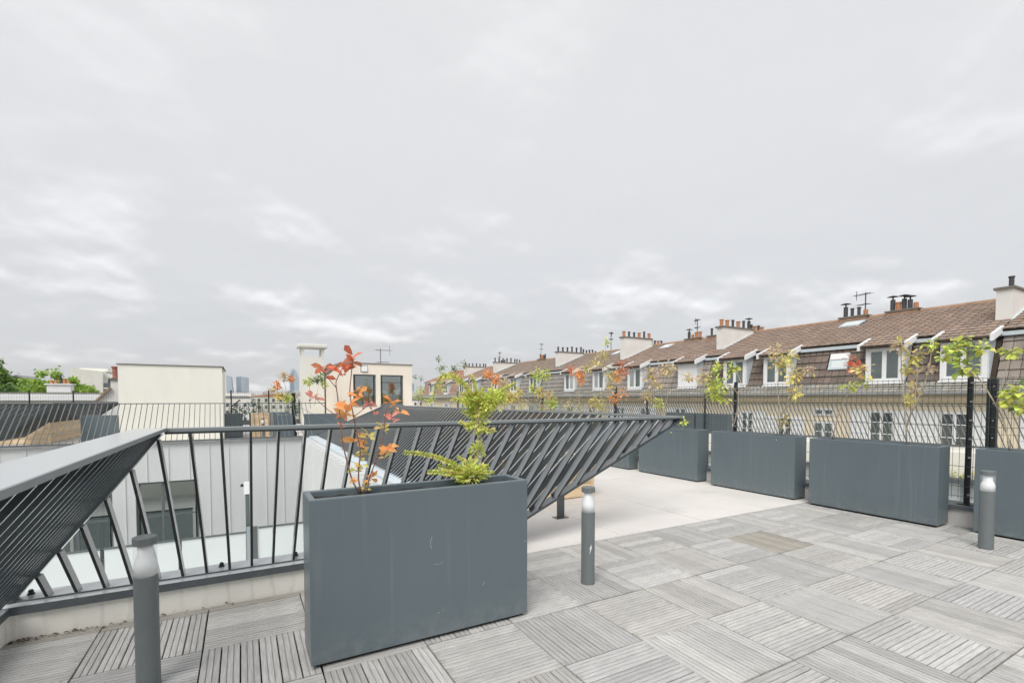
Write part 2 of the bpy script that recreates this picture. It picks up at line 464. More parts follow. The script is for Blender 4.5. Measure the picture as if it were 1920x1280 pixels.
# ground of the town
g = MB(); g.face([(-2900, -580, GZ), (3400, -580, GZ), (3400, 5150, GZ), (-2900, 5150, GZ)])
struct(g.build('ground', 'ground_city'))
g = MB(); g.face([(15.4, -40, GZ + .004), (20.2, -40, GZ + .004), (20.2, 90, GZ + .004), (15.4, 90, GZ + .004)])
struct(g.build('street', 'gutter_metal'))

# timber deck: sub-base, then 0.5 m tiles of grooved slats laid as a chequer
COURT_Y, KX = 3.408, -1.087            # face of the near kerb, face of the left kerb
g = MB(); g.box(KX - .3, 6.45, -5.0, COURT_Y + .1, -.30, -.034)
deck = struct(g.build('deck', 'deck_frame'))
TS, TG = 0.5, 0.0035
GX0, GY0 = 1.30296, 1.82153            # a tile corner
SW = (TS - 2 * TG - 5 * 0.0062) / 6
def slat_profile(w):
    h = w / 2; e = .0025
    pts = [(-h, -.018), (-h, -e), (-h + e, 0)]
    for k in (-.167, .167):
        c = k * w
        pts += [(c - .0027, 0), (c - .0014, -.0060), (c + .0014, -.0060), (c + .0027, 0)]
    pts += [(h - e, 0), (h, -e), (h, -.018)]
    return pts
def add_slat(mb, x0, x1, yc, w, col=None):
    pr = slat_profile(w); n = len(pr); k = len(mb.v)
    mb.v += [(x0, yc + y, z) for y, z in pr] + [(x1, yc + y, z) for y, z in pr]
    for j in range(n - 1):
        mb.f.append((k + j, k + n + j, k + n + j + 1, k + j + 1)); mb.c.append(col)
    mb.f.append(tuple(k + j for j in reversed(range(n)))); mb.c.append(col)
    mb.f.append(tuple(k + n + j for j in range(n))); mb.c.append(col)
_m = MB(); add_slat(_m, -TS / 2 + TG, TS / 2 - TG, 0, SW); slat_mesh = _m.mesh('slat', 'deck_wood')
_m = MB()
for k in (-.42, -.14, .14, .42): _m.box(k * TS - .02, k * TS + .02, -TS / 2 + .006, TS / 2 - .006, -.032, -.0185)
tile_mesh = _m.mesh('deck_tile', 'deck_frame')
def ground_px(x, y):
    r = math.cos(YAW) * x - math.sin(YAW) * y; d = math.sin(YAW) * x + math.cos(YAW) * y
    return r, d
tiles = []
for i in range(-6, 11):
    for j in range(-8, 4):
        cx, cy = GX0 + (i + .5) * TS, GY0 + (j + .5) * TS
        if cx - TS / 2 < KX - .26 or cx - TS / 2 > 6.2 or cy + TS / 2 > COURT_Y + .02: continue
        r, d = ground_px(cx, cy)
        vis = d > 1.2 and abs(r / d) < 1.15 and EYE / d < .62
        tiles.append((0 if vis else 1, d, i, j, cx, cy))
tiles.sort()
rt = random.Random(11)
for q, (nv, d, i, j, cx, cy) in enumerate(tiles):
    tone = rt.uniform(.92, 1.06); warm = rt.uniform(-.012, .010)
    if rt.random() < .08: tone *= .88; warm += .025
    if (i, j) in ((0, 0), (1, 1)): tone = .88
    if (i, j) == (5, 1): tone, warm = .74, .055        # the brown, newer tile by the planters
    rz = (math.pi / 2 if (i + j) % 2 == 0 else 0) + rt.uniform(-.006, .006)
    dx, dy, dz = rt.uniform(-.002, .002), rt.uniform(-.002, .002), rt.uniform(-.0015, .0015)
    if q < 50:
        t = link('deck_tile', tile_mesh, deck)
        t.location = (cx + dx, cy + dy, dz); t.rotation_euler = (0, 0, rz)
        for s in range(6):
            o = link('slat', slat_mesh, t)
            o.location = (0, (s - 2.5) * (SW + .0062), rt.uniform(-.0012, .0012))
            if rt.random() < .5: o.rotation_euler = (0, 0, math.pi)
            v = tone * rt.uniform(.88, 1.10)
            o.color = (v * (1 + warm), v, v * (1 - warm * 1.6), 1)
    else:
        mb = MB()
        for s in range(6):
            v = rt.uniform(.86, 1.10)
            add_slat(mb, -TS / 2 + TG, TS / 2 - TG, (s - 2.5) * (SW + .0062), SW, (v, v, v))
        t = mb.build('deck_tile', 'deck_wood_joined', deck)
        t.location = (cx + dx, cy + dy, dz); t.rotation_euler = (0, 0, rz)
        t.color = (tone * (1 + warm), tone, tone * (1 - warm * 1.6), 1)
# cut filler slats between the last tile row and the near kerb
for i in range(-5, 2):
    x0 = GX0 + i * TS
    mb = MB(); add_slat(mb, max(x0 + .004, KX + .004), min(x0 + TS - .004, 1.946), (GY0 + 3 * TS + COURT_Y - .012) / 2 + .004, COURT_Y - GY0 - 3 * TS - .02)
    o = mb.build('slat', 'deck_wood', deck); o.color = (.80, .77, .72, 1)

# concrete floor of the wing between the two courts and of the far terrace: slabs with open joints
g = MB(); g.box(1.95, 6.45, COURT_Y + .101, 15.2, -.30, -.012)
cf = struct(g.build('terrace_floor', 'deck_frame'))
xs = [1.95, 3.05, 4.15, 5.25, 6.18]; ys = [GY0 + 3 * TS + .006, 4.6, 5.8, 7.0, 8.2, 9.4, 10.6, 11.8, 13.0, 14.2, 15.2]
for a, b in zip(xs, xs[1:]):
    for c, d in zip(ys, ys[1:]):
        g = MB(); g.box(a + .003, b - .003, c + .003, d - .003, -.011, .002 + random.uniform(-.0006, .0006))
        g.build('floor_slab', 'concrete', cf)
g = MB(); g.box(-12.0, 15.2, 15.2, 34, -.30, -.012)
ff = struct(g.build('far_terrace_floor', 'deck_frame'))
for a in range(-12, 15):
    for c in range(15, 27):
        if -6 <= a <= 7:
            g = MB(); g.box(a + .003, a + .997, c + .203, c + 1.197, -.011, .0 + random.uniform(-.001, .001)); g.build('floor_slab', 'concrete_pale', ff)
g = MB(); g.box(13.43, 14.495, -4, 15.198, -.30, -.012)
struct(g.build('wing_floor', 'concrete_pale'))
g = MB(); g.box(7.95, 13.198, -4, 2.38, -.30, -.012)
struct(g.build('side_terrace_floor', 'concrete_pale'))
# lower terraces at the bottom of the two courts
g = MB(); g.box(-9, 1.6, 3.66, 15.1, -3.5, -3.2); struct(g.build('lower_court_floor', 'concrete_pale'))
g = MB(); g.box(6.46, 13.19, 2.40, 15.1, -3.5, -3.2); struct(g.build('lower_yard_floor', 'concrete_pale'))

# ---------------------------------------------------------------- kerbs
KZ = 0.185
def bolt(mb, x, y, z):
    mb.lathe([(.0, 0), (.017, 0), (.017, .006), (.013, .008), (.0125, .02), (.008, .026), (0.0005, .028)], 10, (x, y, z))
t = thing('kerb_wall', 'low cream kerb wall with grey rain streaks and dark metal coping below the near railing', 'wall', (.4, COURT_Y, 0))
MB().box(KX, 1.95, COURT_Y, 3.62, -.3, KZ - .036).build('wall', 'kerb_render', t)
c = MB().box(KX - .03, 1.99, COURT_Y - .022, 3.64, KZ - .035, KZ).build('coping', 'plate_paint', t, bevel=.003)
MB().box(KX - .03, 1.99, COURT_Y - .0255, COURT_Y - .0222, KZ - .042, KZ + .001).build('drip_edge', 'coping_dark', c)
MB().box(KX - .03, 1.99, 3.455, 3.462, KZ + .0005, KZ + .008).build('base_strip', 'coping_dark', c)
for x in (-1.035, -.49, .06, .32 - .02, .74, 1.26, 1.75):
    if x == .06: x = -.135
    b = MB(); bolt(b, x, 3.575, KZ + .0005); b.build('bolt', 'black_steel', c, smooth=True)
t = thing('kerb_wall', 'low cream kerb wall with coping running toward the viewer at the left edge', 'wall', (KX, 1.0, 0))
MB().box(KX - .21, KX - .0005, -4.0, COURT_Y + .2, -.3, KZ - .036).build('wall', 'kerb_render', t)
MB().box(KX - .23, KX + .022, -4.0, COURT_Y - .023, KZ - .0355, KZ - .0005).build('coping', 'coping_paint', t, bevel=.003)
MB().box(KX + .0225, KX + .025, -4.0, COURT_Y - .026, KZ - .040, KZ - .003).build('drip_edge', 'coping_dark', t)
t = thing('kerb_wall', 'pale kerb with light metal coping along the right side of the court', 'wall', (1.9, 9.3, 0))
MB().box(1.72, 1.98, 3.66, 15.19, -.3, KZ - .036).build('wall', 'kerb_render', t)
MB().box(1.68, 2.0, 3.66, 15.19, KZ - .035, KZ - .002).build('coping', 'white_blue', t, bevel=.003)
t = thing('kerb_wall', 'pale kerb with black coping carrying the wire mesh fence', 'wall', (6.3, 6, 0))
MB().box(6.2, 6.44, -4, 15.19, -.3, .165).build('wall', 'concrete_pale', t)
MB().box(6.17, 6.47, -4, 15.19, .166, .206).build('coping', 'coping_dark', t, bevel=.003)

# ---------------------------------------------------------------- blade railings
TZ = 1.085                                   # top of the rails
def blade(parent, p, q, th, dp, name='bar', mat='steel_paint'):
    return MB().bar(p, q, th, dp).build(name, mat, parent)
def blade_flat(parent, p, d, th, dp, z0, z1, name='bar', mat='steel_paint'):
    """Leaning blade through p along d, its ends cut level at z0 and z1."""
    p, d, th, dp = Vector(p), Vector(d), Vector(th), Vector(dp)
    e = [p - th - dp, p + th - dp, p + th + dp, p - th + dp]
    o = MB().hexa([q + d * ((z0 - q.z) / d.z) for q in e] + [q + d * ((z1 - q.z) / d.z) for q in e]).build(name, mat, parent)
    o.data.materials.append(MAT['steel_glint']); o.data.polygons[4].material_index = 1      # sky glint painted onto the upper edge
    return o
RY = 3.50
t = thing('railing', 'dark grey fanned blade railing along the near edge of the court', 'railing', (.4, RY, KZ))
TLX, TRX, BLX, BRX = -.425, 3.95, -1.087, 1.92   # top and bottom ends of the panel
c = MB().bar((TLX, RY, TZ - .012), (TRX + .02, RY, TZ - .012), (0, .036, 0), (0, 0, .012)).build('top_rail', 'coping_paint', t, bevel=.004)
MB().bar((TLX + .02, RY, TZ - .03), (TRX - .06, RY, TZ - .03), (0, .028, 0), (0, 0, .005)).build('under_rail', 'steel_paint', c)
def clip_edge(x0, x1, side):                 # height at which a bar (x0 at KZ, x1 at the top) crosses the sloping end member
    bx_, tx_ = (BLX, TLX) if side < 0 else (BRX, TRX)
    H = TZ - .036 - KZ
    a, b = (x1 - x0) / H, (tx_ - bx_) / H
    return (bx_ - x0) / (a - b)
H = TZ - .036 - KZ
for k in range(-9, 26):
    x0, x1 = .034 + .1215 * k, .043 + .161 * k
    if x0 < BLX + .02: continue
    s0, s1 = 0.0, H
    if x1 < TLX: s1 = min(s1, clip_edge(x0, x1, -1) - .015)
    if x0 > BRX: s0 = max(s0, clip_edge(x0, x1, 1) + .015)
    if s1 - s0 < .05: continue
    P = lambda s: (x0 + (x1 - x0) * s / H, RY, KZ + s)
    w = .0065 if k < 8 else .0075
    o = blade(t, P(s0), P(s1), (w * 1.15, 0, 0), (0, .038, 0), mat='bar_side_sheen')
    o.data.materials.append(MAT['black_steel']); o.data.polygons[2].material_index = 1     # front edge coloured black to stand in for its shade
for bx_, tx_ in ((BLX, TLX), (BRX, TRX)):
    d = Vector((tx_ - bx_, 0, H)).normalized(); nrm = Vector((-d.z, 0, d.x)) * .011
    blade(t, (bx_, RY, KZ), (tx_, RY, TZ - .03), nrm, (0, .05, 0), 'end_member')

# railing leaning over the deck at the left, running toward the viewer
t = thing('railing', 'leaning dark blade railing with a broad pale top plate at the left edge', 'railing', (KX, 1.5, KZ))
d = Vector((TLX - BLX, 0, H)); dn = d.normalized(); nrm = Vector((-dn.z, 0, dn.x))
pl = MB()
pl.hexa([(TLX - .150, -2.0, TZ - .004), (TLX + .03, -2.0, TZ - .004), (TLX + .03, RY - .037, TZ - .004), (TLX - .12, RY - .037, TZ - .004),
         (TLX - .150, -2.0, TZ + .004), (TLX + .03, -2.0, TZ + .004), (TLX + .03, RY - .037, TZ + .004), (TLX - .12, RY - .037, TZ + .004)])
c = pl.build('top_plate', 'plate_paint', t, bevel=.002)
MB().box(TLX + .0305, TLX + .0365, -2.0, RY - .039, TZ - .014, TZ + .0035).build('fascia', 'coping_paint', c)
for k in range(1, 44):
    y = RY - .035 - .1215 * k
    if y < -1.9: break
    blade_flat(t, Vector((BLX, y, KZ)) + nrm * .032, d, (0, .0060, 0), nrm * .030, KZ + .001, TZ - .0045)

# railing leaning over the wing on the right of the court
t = thing('railing', 'dark leaning blade railing on the right of the court, top tilted over the terrace', 'railing', (1.9, 9.3, KZ))
d = Vector((TRX - BRX, 0, H)); dn = d.normalized(); nrm = Vector((-dn.z, 0, dn.x))
c = MB().bar((TRX - .012, RY + .037, TZ - .012), (TRX - .012, 15.2, TZ - .012), (.036, 0, 0), (0, 0, .012)).build('top_rail', 'coping_paint', t, bevel=.004)
MB().bar((BRX + .01, RY + .15, KZ + .006), (BRX + .01, 15.2, KZ + .006), (.02, 0, 0), (0, 0, .006)).build('base_strip', 'coping_paint', t)
for k in range(0, 104):                       # the bars fan along the panel and are cut by its two end members
    yb = 2.66 + .1215 * k
    off = 1.5 + .40 * (yb - 4.2); s0, s1 = 0.0, .985
    if yb < RY + .02: s0 = (RY + .03 - yb) / off
    if yb + off > 15.18: s1 = min(s1, (15.17 - yb) / off)
    if s1 - s0 < .04 or yb > 15.1: continue
    P = lambda s: Vector((BRX, yb, KZ)) + (d + Vector((0, off, 0))) * s
    dr = (d + Vector((0, off, 0))).normalized(); th = dr.cross(nrm).normalized()
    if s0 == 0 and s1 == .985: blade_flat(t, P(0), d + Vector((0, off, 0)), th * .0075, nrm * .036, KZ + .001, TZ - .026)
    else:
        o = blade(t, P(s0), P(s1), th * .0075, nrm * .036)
        o.data.materials.append(MAT['steel_glint']); o.data.polygons[4].material_index = 1
blade(t, (BRX, 15.2, KZ), (TRX, 15.2, TZ - .03), nrm * .04, (0, .01, 0), 'end_member')
for y in (4.17, 9.0, 13.6):
    s = thing('support_post', {4.17: 'grey flat support post with base plate under the tip of the leaning railing', 9.0: 'grey support post half way along the leaning railing', 13.6: 'grey support post at the far end of the leaning railing'}[y], 'post', (2.93, y, 0), group='posts under the leaning railing')
    MB().box(2.885, 2.975, y - .006, y + .006, .008, .60).build('shaft', 'steel_paint', s)
    MB().box(2.855, 3.005, y - .05, y + .05, .0025, .009).build('base_plate', 'steel_paint', s)

# far railing of the court
FY = 15.22
t = thing('railing', 'thin grey bar railing along the far edge of the court', 'railing', (-3, FY, KZ))
MB().bar((-9.5, FY, 1.15), (2.15, FY, 1.15), (0, .02, 0), (0, 0, .010)).build('top_rail', 'steel_paint', t)
for k in range(0, 91):
    x0 = -9.2 + .122 * k; off = -.078 * (x0 + .45)
    blade(t, (x0, FY, KZ), (x0 + off, FY, 1.14), (.006, 0, 0), (0, .022, 0), mat='coping_paint' if x0 < -2.95 or x0 > .6 else 'steel_paint')
blade(t, (1.25, FY + .05, 1.14), (2.35, FY + .05, .55), (.010, 0, 0), (0, .01, 0), 'brace', 'coping_paint')
# leaning railing of the next court beyond, at the far left
t = thing('railing', 'dark blue-grey leaning slatted railing behind the far bar railing at the far left', 'railing', (-5.6, 18, .2))
for k in range(0, 60):
    y = 16.6 + .1215 * k
    blade(t, (-5.35, y, .25), (-4.20, y, 1.13), (0, .008, 0), (-.032, 0, .048))
MB().bar((-4.2, 16.6, 1.14), (-4.2, 24, 1.14), (.03, 0, 0), (0, 0, .012)).build('top_rail', 'steel_paint', t)
for k in range(0, 22):
    x0 = -5.4 - .122 * k
    blade(t, (x0, 16.58, .2), (x0 + 1.12 - .008 * k, 16.58, 1.13), (.0605, 0, 0), (0, .008, 0), 'slat')
MB().bar((-9, 16.58, 1.14), (-4.2, 16.58, 1.14), (0, .03, 0), (0, 0, .012)).build('top_rail', 'steel_paint', t)

# slanted railing on the street side of the wing beyond the second court
SX = 14.6
t = thing('railing', 'long railing of slanted grey bars on the street edge in front of the houses', 'railing', (SX, 6, .17))
MB().bar((SX, -3.8, 1.155), (SX, 24, 1.155), (.02, 0, 0), (0, 0, .012)).build('top_rail', 'steel_paint', t)
MB().box(14.5, 14.74, -3.9, 24, -.3, .165).build('kerb', 'stucco_beige', t)
MB().box(14.48, 14.76, -3.9, 24, .166, .185).build('kerb_coping', 'coping_dark', t)
for k in range(0, 226):
    y = -3.2 + .120 * k
    if y > 23.6: break
    lean = .34 + .018 * max(0, y - 5)
    blade(t, (SX, y, .186), (SX, y + lean, 1.145), (0, .008, 0), (.018, 0, 0), mat='bollard_paint')

# ---------------------------------------------------------------- court walls
WY = 15.19
cw = thing('zinc_clad_building', 'pale zinc clad facade with standing seams and large windows across the court', 'building', (-3, WY, -3.2))
WINS = [(-4.55, -2.86), (-2.40, -1.06)]           # openings in X
ZT, ZB = -.86, -3.2
x = -9.0
for a, b in WINS + [(1.72, 1.72)]:
    MB().box(x, a, WY, WY + .22, ZB, ZT).build('wall_panel', 'zinc', cw); x = b
MB().box(-9, 1.72, WY, WY + .22, ZT + .0005, KZ - .06).build('wall_panel', 'zinc', cw)
MB().box(-9.1, 1.679, WY - .05, WY + .28, KZ - .055, KZ - .004).build('coping', 'coping_dark', cw, bevel=.004)
MB().box(-9.1, 1.679, WY - .075, WY - .052, KZ - .075, KZ - .020).build('drip_edge', 'gutter_metal', cw)
k = 0
while True:
    x = -8.9 + .45 * k; k += 1
    if x > 1.6: break
    z0 = ZB
    for a, b in WINS:
        if a - .01 < x < b + .01: z0 = ZT + .002
    MB().box(x - .006, x + .006, WY - .026, WY - .0005, z0, KZ - .082).build('standing_seam', 'zinc_rib', cw)
def window_unit(parent, a, b, y, z0, z1, splits, trans_z, fr='frame_grey', pane='pane_dark', fw=.05, dep=.06):
    f = MB()
    f.box(a, b, y, y + dep, z1 - fw, z1); f.box(a, b, y, y + dep, z0, z0 + fw)
    f.box(a, a + fw, y, y + dep, z0 + fw, z1 - fw); f.box(b - fw, b, y, y + dep, z0 + fw, z1 - fw)
    for s in splits: f.box(s - fw * .6, s + fw * .6, y - .003, y + dep, z0 + fw, z1 - fw)
    w = f.build('window', fr, parent)
    ed = [a + fw] + list(splits) + [b - fw]
    for p, q in zip(ed, ed[1:]):
        MB().box(p + .03, q - .03, y + .02, y + .026, z0 + fw, z1 - fw).build('pane', pane, w)
        if trans_z: MB().box(p + .03, q - .03, y + .004, y + .05, trans_z - .02, trans_z + .02).build('transom', fr, w)
    return w
MB().box(-9, 1.54, 3.64, 3.655, -3.2, KZ - .05).build('opposite_wall', 'stucco_beige', cw)
window_unit(cw, -4.55, -2.86, WY + .08, ZB, ZT - .0005, [-3.55], -1.75)
window_unit(cw, -2.40, -1.06, WY + .08, ZB, ZT - .0005, [-1.85], -1.75)
room = MB(); room.box(-5.2, -.4, 19.0, 19.05, -3.2, -.4); room.box(-5.25, -5.2, 15.5, 19.0, -3.2, -.4); room.box(-.4, -.35, 15.5, 19.0, -3.2, -.4); room.box(-5.2, -.4, 15.5, 19.0, -.45, -.40)
room.build('inner_wall', 'interior_wall', cw)
MB().box(-5.2, -.4, 15.42, 19.0, -3.25, -3.202).build('inner_floor', 'interior_floor', cw)
MB().box(-5.19, -.41, 18.4, 18.98, -3.2, -2.0).build('inner_counter', 'white_paint', cw)
st = thing('step_ladder', 'small step ladder seen through the window across the court', 'ladder', (-3.15, 16.2, -3.2))
for dx in (-.18, .18):
    MB().bar((-3.15 + dx, 16.0, -3.2), (-3.15 + dx * .6, 16.25, -1.5), (.018, 0, 0), (0, .03, 0)).build('rail', 'coping_paint', st)
    MB().bar((-3.15 + dx, 16.6, -3.2), (-3.15 + dx * .6, 16.28, -1.5), (.018, 0, 0), (0, .02, 0)).build('rail', 'coping_paint', st)
for q in range(1, 6):
    z = -3.2 + .29 * q; yy = 16.0 + .147 * (z + 3.2)
    MB().box(-3.32 + .02 * q, -2.98 - .02 * q, yy - .04, yy + .04, z - .012, z + .012).build('step', 'coping_paint', st)
tag(MB().lathe([(.02, 0), (.13, 0), (.16, .28), (.15, .28), (.12, .02), (.02, .02)], 14, (-3.75, 16.3, -2.52)).build('bucket', 'red_plastic'), 'red bucket behind the window across the court', 'bucket')
tag(MB().lathe([(.02, 0), (.17, 0), (.17, .03), (.03, .04), (.03, .60), (.17, .62), (.17, .66), (.02, .66)], 14, (-3.75, 16.3, -3.2)).build('stool', 'white_paint'), 'white round stool behind the window across the court', 'stool')

rw = thing('ribbed_wall', 'light grey wall of vertical ribs below the leaning railing on the right side of the court', 'wall', (1.72, 9, -3.2))
MB().box(1.55, 1.715, 3.66, WY - .002, ZB, KZ - .04).build('wall_panel', 'zinc', rw)
k = 0
while True:
    y = 3.9 + .40 * k; k += 1
    if y > 15.1: break
    MB().box(1.47, 1.5495, y - .05, y + .05, ZB, KZ - .05).build('rib', 'zinc_rib', rw)

# frosted balcony guard one floor below
gl = thing('glass_guard', 'frosted glass balcony guard with dark frame one floor below in the court', 'guard', (-2, 13.4, -3.2))
GY = 13.4
segs = [(-6.9, -5.55), (-5.5, -4.15), (-4.1, -2.75), (-2.7, -1.35), (-1.3, .02), (.28, 1.42)]
for a, b in segs:
    hi = -1.98 if a < .2 else -1.90
    pn = MB().box(a + .012, b - .012, GY, GY + .016, -3.19, hi - .035).build('panel', 'frosted', gl)
    MB().box(a, b, GY - .022, GY + .034, hi - .034, hi).build('hand_rail', 'frame_grey', gl)
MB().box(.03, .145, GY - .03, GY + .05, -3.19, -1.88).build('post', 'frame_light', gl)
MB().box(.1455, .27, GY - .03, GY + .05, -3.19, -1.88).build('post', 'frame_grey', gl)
MB().box(1.43, 1.50, GY - .03, GY + .05, -3.19, -1.88).build('post', 'frame_grey', gl)
pp = thing('lamp_pole', 'grey flat pole with a white box lamp at its top standing in the court', 'pole', (.06, 13.6, -3.2))
MB().box(.02, .11, 13.6, 13.66, -3.19, -1.1).build('pole', 'frame_grey', pp)
MB().box(-.01, .11, 13.58, 13.68, -1.095, -.80).build('lamp_box', 'white_paint', pp)
MB().lathe([(.005, 0), (.035, 0), (.035, .05), (.02, .065), (.005, .07)], 10, (-.045, 13.60, -.90)).build('sensor', 'black_steel', pp)

# second court (behind the fence) : its far wall with a window band, a ledge and a clipped shrub row
sw = thing('court_wall', 'cream court wall with a long window band beyond the wire fence', 'wall', (13.2, 8, -3.2))
MB().box(13.2, 13.42, 2.4, 15.19, -3.2, -1.25).build('wall', 'stucco_beige', sw)
MB().box(13.2, 13.42, 2.4, 15.19, -.42, .14).build('wall', 'stucco_beige', sw)
MB().box(13.26, 13.36, 2.4, 15.19, -1.2495, -.4205).build('pane', 'frosted', sw)
MB().box(12.95, 13.199, 2.4, 15.19, -.50, -.40).build('ledge', 'coping_dark', sw)
for k in range(9):
    MB().box(13.22, 13.40, 2.6 + 1.5 * k, 2.68 + 1.5 * k, -1.249, -.421).build('mullion', 'frame_light', sw)
ew = thing('court_wall', 'grey court wall below the side terrace at the right', 'wall', (10, 2.39, -3.2))
MB().box(6.46, 13.19, 2.10, 2.385, -3.2, -.31).build('wall', 'stucco_grey', ew)
fw_ = thing('court_wall', 'cream court wall below the mesh fence', 'wall', (6.45, 8, -3.2))
MB().box(6.2, 6.455, 2.4, 15.19, -3.2, -.301).build('wall', 'stucco_beige', fw_)
ow = thing('street_facade', 'outer facade of the terrace building down to the street', 'wall', (14.7, 8, GZ))
MB().box(14.5, 14.745, -4, 34, GZ, -.301).build('wall', 'stucco_beige', ow)

# ================================================================ PLANTERS
def planter(label, x0, x1, y0, y1, group='grey metal planters', h=.795, z=0.0, cat='planter'):
    """Hollow box with folded rim, soil, and a recessed black plinth."""
    cx, cy = (x0 + x1) / 2, (y0 + y1) / 2
    t = thing('planter', label, cat, (cx, cy, z), group)
    w, b = .032, .018
    z0, z1, zi = z + b, z + h, z + h - .12
    m = MB()
    o = [(x0, y0), (x1, y0), (x1, y1), (x0, y1)]; i = [(x0 + w, y0 + w), (x1 - w, y0 + w), (x1 - w, y1 - w), (x0 + w, y1 - w)]
    k = 0
    m.v = [(x, y, z0) for x, y in o] + [(x, y, z1) for x, y in o] + [(x, y, z1) for x, y in i] + [(x, y, zi) for x, y in i]
    m.f = [(3, 2, 1, 0)]
    for q in range(4):
        r = (q + 1) % 4
        m.f += [(q, r, 4 + r, 4 + q), (4 + q, 4 + r, 8 + r, 8 + q), (8 + q, 8 + r, 12 + r, 12 + q)]
    m.f.append((12, 13, 14, 15)); m.c = [None] * len(m.f)
    body = m.build('body', 'planter_paint', t, bevel=.006)
    s = MB(); nx, ny = max(3, int((x1 - x0) / .05)), max(3, int((y1 - y0) / .05))
    for a in range(nx + 1):
        for c in range(ny + 1):
            s.v.append((x0 + w + .002 + (x1 - x0 - 2 * w - .004) * a / nx, y0 + w + .002 + (y1 - y0 - 2 * w - .004) * c / ny, z1 - .035 + random.uniform(-.010, .010)))
    for a in range(nx):
        for c in range(ny):
            q = a * (ny + 1) + c; s.f.append((q, q + ny + 1, q + ny + 2, q + 1)); s.c.append(None)
    s.build('soil', 'soil', t, smooth=True)
    MB().box(x0 + .022, x1 - .022, y0 + .022, y1 - .022, z + .003, z + b - .001).build('plinth', 'plinth_black', t)
    return t
fp = planter('large grey metal planter in the foreground with a red leaved and a yellow-green plant', .256, 1.425, 2.357, 2.612, group=None)
# scratches and scuffs on its front
def mark(parent, pts, w, y, name='scratch'):
    m = MB()
    for (a, b), (c, d) in zip(pts, pts[1:]):
        dx, dz = c - a, d - b; l = math.hypot(dx, dz) or 1; nx, nz = -dz / l * w, dx / l * w
        m.face([(a - nx, y, b - nz), (c - nx, y, d - nz), (c + nx, y, d + nz), (a + nx, y, b + nz)])
    return m.build(name, 'scuff', parent)
mark(fp, [(.846, .545), (.838, .525), (.837, .500), (.842, .485)], .0016, 2.3562)
mark(fp, [(.850, .401), (.870, .396), (.892, .397), (.905, .402)], .0010, 2.3562)
mark(fp, [(1.135, .235), (1.142, .245), (1.147, .256)], .0016, 2.3562)
mark(fp, [(1.398, .445), (1.410, .437), (1.418, .446)], .0012, 2.3562)
mark(fp, [(.872, .137), (.884, .139)], .0018, 2.3562)
mark(fp, [(.900, .143), (.906, .145)], .0014, 2.3562)
FX = 5.93
row = [(.60, 1.80, 6.00, 'grey metal planter at the right edge of the picture behind the right bollard'),
       (2.03, 3.255, 5.90, 'largest looking grey planter of the fence row, left of the fence post'),
       (3.465, 4.69, 5.965, 'grey planter of the fence row standing where the wooden deck meets the concrete'),
       (4.945, 6.185, 5.99, 'grey planter of the fence row with yellow-green sprigs hanging over its front'),
       (6.42, 7.64, 5.98, 'grey planter of the fence row just right of the railing tip'),
       (7.88, 9.10, 5.98, 'grey planter of the fence row seen behind the leaning railing, sixth from the right'),
       (9.35, 10.57, 5.98, 'grey planter of the fence row seen behind the leaning railing, seventh from the right'),
       (10.8, 12.02, 5.98, 'grey planter of the fence row far back, eighth from the right'),
       (12.25, 13.47, 5.98, 'grey planter of the fence row farthest back, ninth from the right')]
for y0, y1, x0, lab in row: planter(lab, x0, x0 + .25, y0, y1, group='grey planters along the mesh fence')
for o in list(bpy.data.objects):
    if o.get('label', '').startswith('grey planter of the fence row standing'):
        MB().box(5.9635, 5.9645, 3.70, 3.708, .735, .743).build('chip', 'mark_white', o)
planter('grey planter beyond the second court, seen behind the mesh right of the railing tip', 13.35, 13.6, 9.9, 11.12, group='planters beyond the second court')
planter('second grey planter on the far side of the second court, beside the first', 13.35, 13.6, 11.2, 12.42, group='planters beyond the second court')
planter('grey planter on the side terrace behind the mesh at the far right', 8.15, 8.4, .75, 2.0, group='planters beyond the second court')
# far terrace
planter('dark grey planter left of the beige stair block on the far terrace', -4.05, -3.2, 18.0, 18.3, group='planters on the far terrace')
planter('narrow grey planter right of the beige stair block on the far terrace', -.52, .0, 18.2, 18.5, group='planters on the far terrace')
planter('wide grey planter behind the wooden box on the far terrace', .2, 1.5, 19.2, 19.5, group='planters on the far terrace')
planter('grey planter seen end on right of the wooden box on the far terrace', .80, 1.02, 16.6, 17.8, group='planters on the far terrace')
planter('grey planter left of the dark fence post on the far terrace', .92, 1.33, 16.05, 16.3, group='planters on the far terrace')
planter('long grey planter below the concrete chimney on the far terrace', 1.72, 3.0, 16.5, 16.8, group='planters on the far terrace')

# ---------------------------------------------------------------- bollard lamps
def bollard(label, x, y, r=.040, h=.662, z=0.0, group='grey bollard lamps'):
    t = thing('bollard_lamp', label, 'bollard', (x, y, z), group)
    at = (x, y, z)
    MB().lathe([(r, .003), (r, h - .172), (r - .002, h - .170), (r - .006, h - .170)], 28, at).build('post', 'bollard_paint', t, smooth=False)
    MB().lathe([(r - .002, h - .1695), (r - .002, h - .034)], 28, at).build('lens', 'pane_clear', t, smooth=True)
    MB().lathe([(r - .003, h - .169), (r - .0035, h - .120), (r * .80, h - .100), (r * .62, h - .080), (r * .60, h - .035)], 24, at).build('reflector', 'diffuser', t, smooth=True)
    MB().lathe([(r, h - .0335), (r, h - .003), (r - .003, h), (.002, h)], 28, at).build('cap', 'bollard_paint', t)
    return t
bollard('nearest bollard lamp, at the lower left before the cream kerb', -.381, 2.585, .045)
b = bollard('bollard lamp with a small white lightning mark on the deck behind the foreground planter', 2.045, 2.585, .046)
